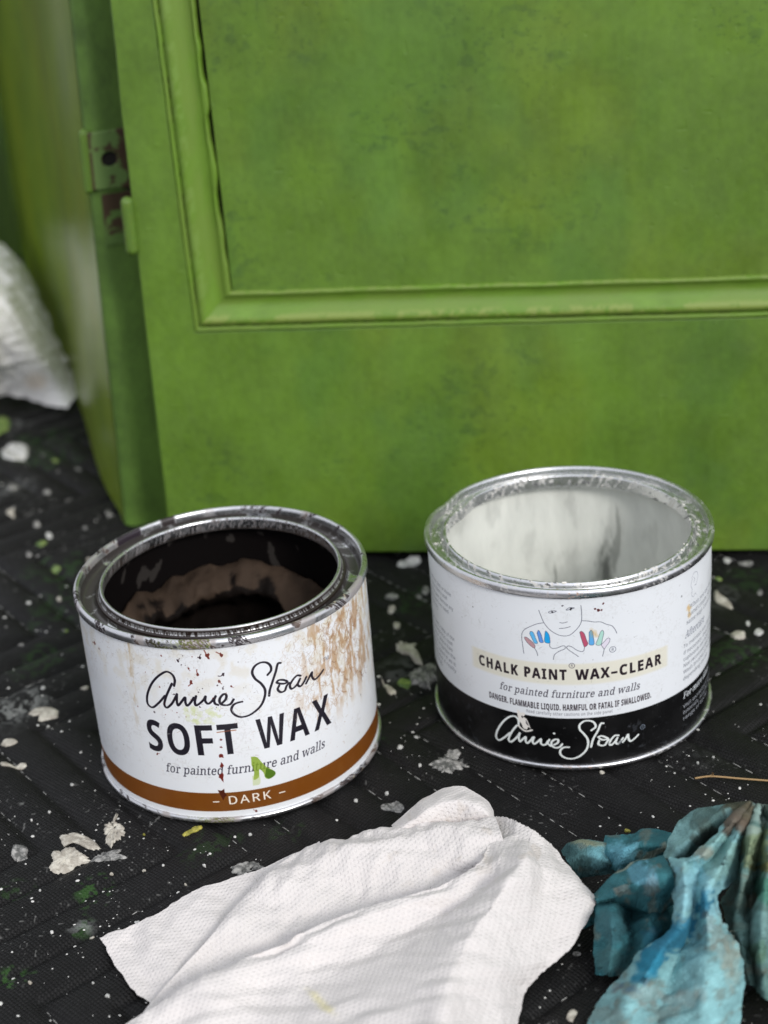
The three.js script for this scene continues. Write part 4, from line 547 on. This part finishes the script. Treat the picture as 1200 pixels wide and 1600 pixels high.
// A sheet through control rows of [photo x, photo y, height in mm], relaxed as cloth that is longer than its outline so that it buckles into creases.
function crumple(x, y, seed, scale, octaves = 9, fall = 0.74) {                    // folds of many directions and lengths, broken up so that none runs far
  let h = 0, l = scale;
  for (let k = 0; k < octaves; k++) {
    const a = hash(k, 3, seed) * Math.PI, wx = x + l * 0.5 * (vn(x / l * 0.9, y / l * 0.9, seed + k) - 0.5), wy = y + l * 0.5 * (vn(x / l * 0.9 + 7, y / l * 0.9, seed + k + 40) - 0.5);
    const t = (wx * Math.cos(a) + wy * Math.sin(a)) / l + hash(k, 5, seed), tri = Math.abs(2 * (t - Math.floor(t)) - 1);
    h += l * 0.05 * (tri - 0.5) * smooth(0.3, 0.6, vn(x / l * 0.55 + 3 * k, y / l * 0.55, seed + k + 80)); l *= fall;
  }
  return h;
}
function sheetOf(rows, cell, { lin = 0, cr = 0, crScale = 0.05, crN = 9, fall = 0.74, fine = 0, slack = 0.04, seed = 1, steps = 110, hold = 0.006, seedAmp = 0.0006, wave = 110, bend = 0.2, edge = 0, floor = true }) {
  const len = (a) => { let s = 0; for (let k = 1; k < a.length; k++) s += at(a[k][0], a[k][1], a[k][2] / 1000).distanceTo(at(a[k - 1][0], a[k - 1][1], a[k - 1][2] / 1000)); return s; };
  const nx = Math.max(8, Math.round(Math.max(...rows.map(len)) / cell)), cols = rows[0].map((_, c) => rows.map((r) => r[c])), ny = Math.max(8, Math.round(Math.max(...cols.map(len)) / cell));
  const n = nx * ny, P = new Float32Array(n * 3), px = new Float32Array(n * 2);
  const bent = (list, t) => { const a = spline(list, t); if (!lin) return a; const n = list.length - 1, f = Math.min(n - 1e-6, t * n), k = Math.floor(f), u = f - k; return a.map((v, c) => lerp(v, lerp(list[k][c], list[k + 1][c], u), lin)); };
  const curves = []; for (let i = 0; i < nx; i++) curves.push(rows.map((r) => bent(r, i / (nx - 1))));
  for (let j = 0; j < ny; j++) for (let i = 0; i < nx; i++) {
    const q = bent(curves[i], j / (ny - 1)), k = j * nx + i, e = Math.min(i, j, nx - 1 - i, ny - 1 - j);
    if (edge) { const w = edge * Math.max(0, 1 - e / 5); q[0] += w * (fbm(i * 0.35, j * 0.35, seed + 5, 3) - 0.5) * 2; q[1] += w * (fbm(i * 0.35, j * 0.35, seed + 6, 3) - 0.5) * 2; }
    const p = at(q[0], q[1], q[2] / 1000); P[k * 3] = p.x; P[k * 3 + 1] = p.y; P[k * 3 + 2] = p.z; px[k * 2] = q[0]; px[k * 2 + 1] = q[1];
  }
  const A = Float32Array.from(P), con = [], rest = [], stiff = [];
  const link = (a, b, s, k) => { const dx = A[a * 3] - A[b * 3], dy = A[a * 3 + 1] - A[b * 3 + 1], dz = A[a * 3 + 2] - A[b * 3 + 2]; con.push(a, b); rest.push(Math.hypot(dx, dy, dz) * (1 + s)); stiff.push(k); };
  for (let j = 0; j < ny; j++) for (let i = 0; i < nx; i++) {
    const k = j * nx + i, s = slack * (0.25 + 1.5 * smooth(0.3, 0.7, fbm(i * cell * 38, j * cell * 38, seed + 9, 2)));
    if (i + 1 < nx) link(k, k + 1, s, 0.9); if (j + 1 < ny) link(k, k + nx, s, 0.9);
    if (i + 1 < nx && j + 1 < ny) { link(k, k + nx + 1, s, 0.5); link(k + 1, k + nx, s, 0.5); }
    if (i + 4 < nx) link(k, k + 4, s * 0.8, bend); if (j + 4 < ny) link(k, k + 4 * nx, s * 0.8, bend);
  }
  const g0 = grid(nx, ny, (i, j) => { const k = (j * nx + i) * 3; return [P[k], P[k + 1], P[k + 2]]; }), N0 = g0.attributes.normal.array;
  for (let k = 0; k < n; k++) { const x = A[k * 3], z = A[k * 3 + 2], ci = k % nx, cj = Math.floor(k / nx), cx = x * 0.8 + 0.6 * (z - 0.7 * A[k * 3 + 1]), cz = -x * 0.6 + 0.8 * (z - 0.7 * A[k * 3 + 1]), w = (cr * crumple(cx + 3, cz + 5, seed, crScale, crN, fall) + fine * crumple(cx + 1, cz + 2, seed + 31, 0.009, 4, 0.7)) * Math.min(1, 0.3 + Math.min(ci, nx - 1 - ci, cj, ny - 1 - cj) / 10) + (ridge(x * wave + 0.8 * vn(x * 60, z * 60, seed + 2), z * wave * 0.8, seed, 3) - 0.5) * 2 * seedAmp; for (let c = 0; c < 3; c++) P[k * 3 + c] += N0[k * 3 + c] * w; }
  const m = rest.length;
  for (let s = 0; s < steps; s++) {
    for (let q = 0; q < m; q++) {
      const e = s & 1 ? m - 1 - q : q, a = con[e * 2] * 3, b = con[e * 2 + 1] * 3, dx = P[a] - P[b], dy = P[a + 1] - P[b + 1], dz = P[a + 2] - P[b + 2], l = Math.sqrt(dx * dx + dy * dy + dz * dz) || 1e-9, f = 0.5 * stiff[e] * (l - rest[e]) / l;
      P[a] -= dx * f; P[a + 1] -= dy * f; P[a + 2] -= dz * f; P[b] += dx * f; P[b + 1] += dy * f; P[b + 2] += dz * f;
    }
    for (let k = 0; k < n; k++) { for (let c = 0; c < 3; c++) P[k * 3 + c] += (A[k * 3 + c] - P[k * 3 + c]) * hold; if (floor && P[k * 3 + 1] < 0.0006) P[k * 3 + 1] = 0.0006; }
  }
  const ca = Math.cos(seed * 1.7), sa = Math.sin(seed * 1.7);
  return { nx, ny, P, px, uvw: (i, j) => { const k = (j * nx + i) * 3, x = A[k], z = A[k + 2] - 0.6 * A[k + 1]; return [x * ca + z * sa, -x * sa + z * ca]; } };
}
function sheetGeo(s, colour, thick = 0) {
  const { nx, ny, P, px } = s, g = grid(nx, ny, (i, j) => { const k = (j * nx + i) * 3; return [P[k], P[k + 1], P[k + 2]]; }, (i, j) => s.uvw(i, j)), n = nx * ny, nor = g.attributes.normal.array, col = new Float32Array(n * 3);
  for (let k = 0; k < n; k++) { const c = colour(px[k * 2], px[k * 2 + 1], (k % nx) / (nx - 1), Math.floor(k / nx) / (ny - 1), P[k * 3], P[k * 3 + 2]); col.set(c, k * 3); }
  g.setAttribute('color', new THREE.BufferAttribute(col, 3));
  if (!thick) return g;
  const pos = g.attributes.position.array, up = new Float32Array(n * 6), un = new Float32Array(n * 6), uu = new Float32Array(n * 4), uc = new Float32Array(n * 6), uv = g.attributes.uv.array, idx = [...g.index.array];
  for (let k = 0; k < n; k++) { for (let c = 0; c < 3; c++) { up[k * 3 + c] = pos[k * 3 + c] + nor[k * 3 + c] * thick / 2; up[(n + k) * 3 + c] = pos[k * 3 + c] - nor[k * 3 + c] * thick / 2; un[k * 3 + c] = nor[k * 3 + c]; un[(n + k) * 3 + c] = -nor[k * 3 + c]; uc[k * 3 + c] = uc[(n + k) * 3 + c] = col[k * 3 + c]; } for (let c = 0; c < 2; c++) uu[k * 2 + c] = uu[(n + k) * 2 + c] = uv[k * 2 + c]; }
  const base = idx.length; for (let k = 0; k < base; k += 3) idx.push(n + idx[k], n + idx[k + 2], n + idx[k + 1]);
  const rimv = []; for (let i = 0; i < nx - 1; i++) rimv.push([i, i + 1], [(ny - 1) * nx + i, (ny - 1) * nx + i + 1]); for (let j = 0; j < ny - 1; j++) rimv.push([j * nx, (j + 1) * nx], [j * nx + nx - 1, (j + 1) * nx + nx - 1]);
  for (const [a, b] of rimv) idx.push(a, b, n + a, b, n + b, n + a);
  const r = new THREE.BufferGeometry(); r.setAttribute('position', new THREE.BufferAttribute(up, 3)); r.setAttribute('normal', new THREE.BufferAttribute(un, 3)); r.setAttribute('uv', new THREE.BufferAttribute(uu, 2)); r.setAttribute('color', new THREE.BufferAttribute(uc, 3)); r.setIndex(idx); return r;
}
const emboss = tex(256, 256, (u, v, o) => { const x = u * 8, y = v * 12, row = Math.floor(y), fx = x + (row & 1) * 0.5, cx = Math.abs(fx - Math.round(fx)), cy = Math.abs(y - row - 0.5); const d = smooth(0.36, 0.1, Math.hypot(cx * 1.0, cy * 0.9)); o[0] = o[1] = o[2] = 0.62 - 0.5 * d + 0.28 * vn(u * 70, v * 70, 5, 70) + 0.1 * vn(u * 30, v * 30, 6, 30); }, { srgb: false, repeat: [1 / 0.0155, 1 / 0.0155] });
const paper = phys({ color: rgb(1, 1, 1), vertexColors: true, roughness: 0.95, specularIntensity: 0.3, bumpMap: emboss, bumpScale: 0.00032 });
const paperCol = (x, y) => { let c = [0.635, 0.60, 0.585]; const n = 0.97 + 0.05 * fbm(x * 0.03, y * 0.03, 941, 2); const d = Math.hypot((x - 503 - (y - 1568) * 0.9) / 9, (y - 1568) / 22), k = smooth(1.2, 0.5, d + 0.9 * (fbm(x * 0.09, y * 0.09, 943, 3) - 0.5)) * 0.75; c = [lerp(c[0], 0.66, k), lerp(c[1], 0.6, k), lerp(c[2], 0.34, k)]; const w = 0.5 * smooth(0.66, 0.74, fbm(x * 0.05, y * 0.05, 945, 3)) * smooth(1420, 1330, y) * smooth(500, 560, x); return [c[0] * n * (1 - 0.16 * w), c[1] * n * (1 - 0.2 * w), c[2] * n * (1 - 0.26 * w)]; };
{
  const cell = 0.0010, parts = [];
  // left flap lying on the blanket
  parts.push(sheetGeo(sheetOf([[[157, 1467, 3], [240, 1430, 5], [307, 1390, 6], [400, 1360, 6], [500, 1316, 6]], [[180, 1508, 2], [262, 1470, 5], [330, 1432, 6], [430, 1400, 6], [520, 1370, 5]], [[212, 1552, 1.5], [290, 1520, 4], [370, 1480, 4], [450, 1450, 4], [540, 1420, 4]], [[236, 1566, 1.5], [320, 1560, 2.5], [400, 1530, 2.5], [480, 1500, 3], [560, 1470, 3]]], cell, { slack: 0.004, seed: 101, lin: 0.4, cr: 1.3, crScale: 0.05, crN: 5, fall: 0.6, fine: 0.35, seedAmp: 0.0001, wave: 70, edge: 2.2, steps: 1, hold: 0.002 }), paperCol));
  // lobe at the back
  parts.push(sheetGeo(sheetOf([[[612, 1290, 12], [653, 1254, 17], [693, 1231, 18], [727, 1229, 18], [765, 1254, 17], [775, 1284, 14]], [[616, 1302, 14], [655, 1274, 20], [690, 1254, 22], [725, 1252, 22], [762, 1272, 20], [778, 1296, 16]], [[620, 1330, 8], [660, 1310, 11], [695, 1300, 12], [725, 1298, 12], [760, 1306, 11], [780, 1320, 9]]], cell, { slack: 0.004, seed: 111, lin: 0.5, cr: 1.3, crScale: 0.03, crN: 5, fall: 0.6, fine: 0.4, seedAmp: 0.0001, wave: 90, edge: 1, steps: 1, hold: 0.002 }), paperCol));
  // middle layer
  parts.push(sheetGeo(sheetOf([[[466, 1338, 4], [545, 1308, 7], [622, 1296, 9], [700, 1294, 11], [776, 1284, 13]], [[458, 1332, 10], [540, 1301, 13], [620, 1288, 15], [700, 1288, 17], [774, 1277, 20]], [[404, 1378, 10], [495, 1345, 14], [590, 1322, 17], [690, 1318, 19], [784, 1304, 22]], [[326, 1466, 9], [430, 1418, 10], [560, 1386, 12], [680, 1362, 15], [792, 1340, 19]], [[236, 1565, 4], [340, 1508, 6], [500, 1448, 8], [660, 1408, 10], [780, 1386, 13]], [[190, 1640, 2], [310, 1570, 4], [480, 1505, 5], [640, 1455, 7], [770, 1425, 9]]], cell, { slack: 0.008, seed: 121, lin: 0.6, cr: 1.8, crScale: 0.038, crN: 6, fall: 0.62, fine: 1.0, seedAmp: 0.0001, wave: 110, hold: 0.002, bend: 0.1, steps: 1 }), paperCol));
  // front layer: fold line on the left, crest, then down to the torn right edge
  parts.push(sheetGeo(sheetOf([[[772, 1277, 15], [788, 1275, 19], [805, 1279, 22], [832, 1295, 22], [850, 1308, 20], [868, 1324, 15]], [[752, 1346, 22], [768, 1350, 22], [785, 1352, 23], [818, 1346, 28], [862, 1352, 22], [903, 1372, 14]], [[686, 1385, 20], [704, 1392, 20], [738, 1404, 18], [782, 1396, 28], [855, 1398, 19], [931, 1410, 12]], [[534, 1430, 17], [552, 1436, 18], [650, 1448, 14], [736, 1458, 26], [822, 1452, 16], [893, 1480, 8]], [[372, 1502, 13], [392, 1508, 14], [540, 1512, 11], [704, 1526, 25], [790, 1512, 14], [846, 1522, 5]], [[222, 1584, 8], [245, 1588, 9], [440, 1572, 9], [688, 1600, 24], [762, 1582, 12], [819, 1556, 3]], [[110, 1655, 5], [135, 1655, 6], [390, 1650, 8], [680, 1690, 23], [752, 1660, 12], [800, 1645, 3]]], cell, { slack: 0.005, seed: 131, lin: 0.65, cr: 1.7, crScale: 0.055, crN: 5, fall: 0.62, fine: 0.8, seedAmp: 0.0001, wave: 60, hold: 0.002, bend: 0.1, edge: 1.8, steps: 1 }), paperCol));
  tag(mesh('paper_towel', mergeGeometries(parts), paper), 'crumpled white paper towel with embossed dots, in front of the two tins', 'paper towel');
}
{
  const rag = phys({ vertexColors: true, roughness: 0.92, specularIntensity: 0.35, bumpMap: tex(256, 256, (u, v, o) => { o[0] = o[1] = o[2] = 0.5 * vn(u * 64, v * 64, 3, 64) + 0.3 * vn(u * 128, v * 128, 4, 128) + 0.2 * vn(u * 20, v * 20, 5, 20); }, { srgb: false, repeat: [60, 60] }), bumpScale: 0.0007 });
  const Z = (rows) => rows.map((r) => r.map(([x, y, h]) => [840 + x / 3.3333, 1200 + y / 3.3333, h])), q = (x, y) => [(x - 840) * 3.3333, (y - 1200) * 3.3333];
  const dyes = {                                        // base, then patches [x, y, rx, ry, angle, colour, strength] in the close-up's pixels
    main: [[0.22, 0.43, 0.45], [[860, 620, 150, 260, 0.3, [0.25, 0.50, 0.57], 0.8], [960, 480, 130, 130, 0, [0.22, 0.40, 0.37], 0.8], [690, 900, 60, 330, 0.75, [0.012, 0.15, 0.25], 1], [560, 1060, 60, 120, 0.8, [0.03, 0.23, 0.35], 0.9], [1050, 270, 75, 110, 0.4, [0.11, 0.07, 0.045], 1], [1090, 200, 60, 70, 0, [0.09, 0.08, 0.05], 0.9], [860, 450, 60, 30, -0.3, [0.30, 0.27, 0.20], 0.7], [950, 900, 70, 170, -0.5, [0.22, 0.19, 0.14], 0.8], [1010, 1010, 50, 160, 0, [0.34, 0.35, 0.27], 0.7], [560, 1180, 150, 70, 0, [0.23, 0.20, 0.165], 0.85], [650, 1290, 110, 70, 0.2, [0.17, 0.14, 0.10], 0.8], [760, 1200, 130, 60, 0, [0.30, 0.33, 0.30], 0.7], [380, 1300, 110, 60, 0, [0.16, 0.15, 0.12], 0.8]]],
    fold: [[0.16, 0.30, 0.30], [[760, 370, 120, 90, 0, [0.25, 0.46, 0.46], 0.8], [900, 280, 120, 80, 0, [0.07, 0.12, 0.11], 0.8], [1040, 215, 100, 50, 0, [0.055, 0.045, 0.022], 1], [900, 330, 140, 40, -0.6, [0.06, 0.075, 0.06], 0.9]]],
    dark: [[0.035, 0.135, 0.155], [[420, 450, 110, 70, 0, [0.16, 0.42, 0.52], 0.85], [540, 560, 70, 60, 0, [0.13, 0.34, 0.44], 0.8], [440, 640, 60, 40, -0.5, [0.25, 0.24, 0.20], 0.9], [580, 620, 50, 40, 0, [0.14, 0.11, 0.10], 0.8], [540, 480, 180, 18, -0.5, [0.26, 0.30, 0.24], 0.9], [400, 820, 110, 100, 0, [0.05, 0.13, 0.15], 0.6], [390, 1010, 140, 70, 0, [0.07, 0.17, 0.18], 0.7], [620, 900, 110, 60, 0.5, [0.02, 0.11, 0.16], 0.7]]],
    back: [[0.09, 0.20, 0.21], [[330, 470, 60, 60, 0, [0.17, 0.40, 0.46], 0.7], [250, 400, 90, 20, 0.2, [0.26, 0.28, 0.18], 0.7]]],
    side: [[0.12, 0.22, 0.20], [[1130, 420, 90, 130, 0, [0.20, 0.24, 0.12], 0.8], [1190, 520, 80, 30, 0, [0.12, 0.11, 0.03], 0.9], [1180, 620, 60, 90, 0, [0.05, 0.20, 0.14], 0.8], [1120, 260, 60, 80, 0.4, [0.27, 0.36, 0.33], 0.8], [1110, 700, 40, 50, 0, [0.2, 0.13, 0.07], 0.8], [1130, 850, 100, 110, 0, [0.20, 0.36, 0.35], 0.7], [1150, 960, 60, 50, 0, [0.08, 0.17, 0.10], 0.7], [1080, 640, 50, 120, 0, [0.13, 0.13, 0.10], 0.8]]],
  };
  const dye = (name, seed) => (px, py) => {
    const [x, y] = q(px, py), [b, list] = dyes[name], n = fbm(x * 0.012, y * 0.012, seed, 4), f = fbm(x * 0.05, y * 0.05, seed + 3, 3);
    const f2 = fbm(x * 0.11, y * 0.11, seed + 4, 2), br = 0.55 * smooth(0.6, 0.72, fbm(x * 0.017 + 5, y * 0.017, seed + 5, 5)); let c = b.map((v) => v * (0.5 + 1.0 * n) * (0.7 + 0.4 * f + 0.2 * f2)); c = [lerp(c[0], 0.15, br), lerp(c[1], 0.155, br), lerp(c[2], 0.12, br)];
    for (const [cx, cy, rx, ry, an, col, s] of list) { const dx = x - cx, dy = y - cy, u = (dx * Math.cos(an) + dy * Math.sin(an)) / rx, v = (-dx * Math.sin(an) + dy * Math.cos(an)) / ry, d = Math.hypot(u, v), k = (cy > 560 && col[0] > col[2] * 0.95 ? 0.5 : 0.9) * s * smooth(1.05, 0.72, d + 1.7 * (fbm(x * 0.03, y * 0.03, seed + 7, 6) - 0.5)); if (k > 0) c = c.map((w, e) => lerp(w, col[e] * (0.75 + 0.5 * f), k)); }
    return c;
  };
  const fringe = (s, sides, col, seed) => {               // loose threads along an edge
    const R = mulberry(seed), out = [], { nx, ny, P } = s, V = (i, j) => new THREE.Vector3().fromArray(P, (j * nx + i) * 3);
    for (const sd of sides) { const n = sd === 'l' || sd === 'r' ? ny : nx; for (let k = 1; k < n - 1; k++) { if (R() < 0.45) continue; const [i, j, i2, j2] = sd === 'l' ? [0, k, 2, k] : sd === 'r' ? [nx - 1, k, nx - 3, k] : sd === 't' ? [k, 0, k, 2] : [k, ny - 1, k, ny - 3]; const a = V(i, j), d = a.clone().sub(V(i2, j2)).normalize(), L = 0.0004 + 0.0012 * R() * R(), side = new THREE.Vector3(R() - 0.5, R() - 0.6, R() - 0.5); const mid = a.clone().addScaledVector(d, L * 0.6).addScaledVector(side, L * 0.4), end = mid.clone().addScaledVector(d, L * 0.3).addScaledVector(side, L * 0.8); const g = new THREE.TubeGeometry(new THREE.CatmullRomCurve3([a, mid, end]), 3, 0.00008, 4); const c = new Float32Array(g.attributes.position.count * 3), m = 0.7 + 0.6 * R(); for (let q = 0; q < c.length; q++) c[q] = col[q % 3] * m; g.setAttribute('color', new THREE.BufferAttribute(c, 3)); out.push(g); } }
    return out;
  };
  const T = 0.0009, cell = 0.0009, o = (seed, slack, extra) => ({ slack, seed, lin: 0.75, cr: 1.7, crScale: 0.026, fine: 1.7, seedAmp: 0.0005, wave: 90, hold: 0.003, bend: 0.1, edge: 2.6, steps: 1, ...extra }), parts = [], piece = (s, f, sides, col) => [sheetGeo(s, f, T), ...fringe(s, sides, col, s.nx * 7 + s.ny)];
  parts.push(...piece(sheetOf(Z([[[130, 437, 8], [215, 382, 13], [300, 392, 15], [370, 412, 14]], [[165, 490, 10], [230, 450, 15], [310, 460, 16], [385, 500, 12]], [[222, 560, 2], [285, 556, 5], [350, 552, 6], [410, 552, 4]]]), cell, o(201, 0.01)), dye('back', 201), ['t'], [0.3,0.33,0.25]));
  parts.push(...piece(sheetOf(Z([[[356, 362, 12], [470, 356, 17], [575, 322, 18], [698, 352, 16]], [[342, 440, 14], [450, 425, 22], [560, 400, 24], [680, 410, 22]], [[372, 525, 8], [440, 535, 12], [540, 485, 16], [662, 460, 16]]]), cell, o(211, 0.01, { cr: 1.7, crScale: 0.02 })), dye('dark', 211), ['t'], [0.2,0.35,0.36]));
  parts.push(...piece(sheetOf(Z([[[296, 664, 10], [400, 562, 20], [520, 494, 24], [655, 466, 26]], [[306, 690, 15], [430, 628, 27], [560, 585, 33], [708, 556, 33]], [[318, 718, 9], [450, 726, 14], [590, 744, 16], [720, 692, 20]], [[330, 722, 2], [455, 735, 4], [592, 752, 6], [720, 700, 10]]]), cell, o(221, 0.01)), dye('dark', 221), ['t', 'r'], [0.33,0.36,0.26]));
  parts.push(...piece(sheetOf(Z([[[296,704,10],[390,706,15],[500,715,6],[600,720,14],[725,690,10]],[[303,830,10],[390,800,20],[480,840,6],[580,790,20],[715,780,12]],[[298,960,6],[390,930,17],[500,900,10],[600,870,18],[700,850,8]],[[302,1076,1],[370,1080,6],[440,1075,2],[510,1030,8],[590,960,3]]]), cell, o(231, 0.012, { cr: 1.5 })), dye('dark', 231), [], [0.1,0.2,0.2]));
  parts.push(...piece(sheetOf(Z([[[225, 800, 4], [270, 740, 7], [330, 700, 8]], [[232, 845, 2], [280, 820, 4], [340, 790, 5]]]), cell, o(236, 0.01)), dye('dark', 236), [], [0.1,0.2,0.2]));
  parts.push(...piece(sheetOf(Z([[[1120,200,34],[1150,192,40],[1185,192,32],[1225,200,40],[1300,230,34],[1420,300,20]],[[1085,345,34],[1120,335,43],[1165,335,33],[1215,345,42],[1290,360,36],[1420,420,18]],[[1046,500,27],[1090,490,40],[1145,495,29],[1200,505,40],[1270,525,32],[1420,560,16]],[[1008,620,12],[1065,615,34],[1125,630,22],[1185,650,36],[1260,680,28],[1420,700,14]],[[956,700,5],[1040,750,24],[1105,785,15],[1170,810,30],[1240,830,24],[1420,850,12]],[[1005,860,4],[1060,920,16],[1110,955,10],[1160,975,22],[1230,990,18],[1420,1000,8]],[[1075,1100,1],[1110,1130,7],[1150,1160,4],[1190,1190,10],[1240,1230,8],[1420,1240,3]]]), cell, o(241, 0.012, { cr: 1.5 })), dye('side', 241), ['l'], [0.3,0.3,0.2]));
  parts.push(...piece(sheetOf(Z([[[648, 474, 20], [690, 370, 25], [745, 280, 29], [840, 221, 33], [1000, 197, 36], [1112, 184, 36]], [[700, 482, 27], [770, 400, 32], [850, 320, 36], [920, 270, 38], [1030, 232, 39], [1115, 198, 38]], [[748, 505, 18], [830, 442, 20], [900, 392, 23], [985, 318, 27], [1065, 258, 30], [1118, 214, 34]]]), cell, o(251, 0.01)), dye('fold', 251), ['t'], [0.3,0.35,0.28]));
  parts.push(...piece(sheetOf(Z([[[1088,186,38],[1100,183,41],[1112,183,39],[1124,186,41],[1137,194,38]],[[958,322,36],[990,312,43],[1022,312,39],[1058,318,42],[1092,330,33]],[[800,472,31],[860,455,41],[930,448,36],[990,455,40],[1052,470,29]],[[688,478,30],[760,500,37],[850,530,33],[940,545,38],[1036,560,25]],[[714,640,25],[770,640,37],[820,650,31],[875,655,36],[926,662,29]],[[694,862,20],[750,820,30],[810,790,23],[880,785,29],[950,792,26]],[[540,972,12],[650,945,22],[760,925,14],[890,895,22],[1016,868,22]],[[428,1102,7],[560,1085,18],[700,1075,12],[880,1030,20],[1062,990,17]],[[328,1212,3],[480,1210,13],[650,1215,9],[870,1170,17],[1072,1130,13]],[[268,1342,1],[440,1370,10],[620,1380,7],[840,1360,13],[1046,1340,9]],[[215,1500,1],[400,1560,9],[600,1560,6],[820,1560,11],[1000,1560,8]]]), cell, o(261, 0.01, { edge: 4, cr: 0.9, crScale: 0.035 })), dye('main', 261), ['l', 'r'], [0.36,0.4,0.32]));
  tag(mesh('rag', mergeGeometries(parts), rag), 'crumpled teal and blue rag stained brown, at the right beside the paper towel', 'rag');
}
{
  const s = sheetOf([[[-140, 430, 50], [-50, 372, 78], [0, 384, 76], [30, 410, 66], [52, 444, 52]], [[-140, 480, 70], [-50, 440, 84], [8, 455, 76], [50, 488, 56], [87, 528, 33]], [[-140, 560, 40], [-50, 530, 56], [15, 540, 48], [70, 566, 32], [117, 604, 8]], [[-140, 640, 4], [-50, 624, 5], [10, 618, 5], [60, 628, 3], [104, 640, 2]]], 0.0022, { slack: 0.06, seed: 301, seedAmp: 0.003, wave: 40, hold: 0.008 });
  const w = mesh('crumpled_paper', sheetGeo(s, (x, y) => { const k = 0.5 * smooth(1, 0.3, Math.hypot((x - 55) / 26, (y - 596) / 20)); return [lerp(0.9, 0.68, k), lerp(0.88, 0.54, k), lerp(0.86, 0.38, k)]; }), paper);
  tag(w, 'blurred heap of crumpled white paper on the blanket at the left edge', 'paper');
}
renderer.render(scene, camera);
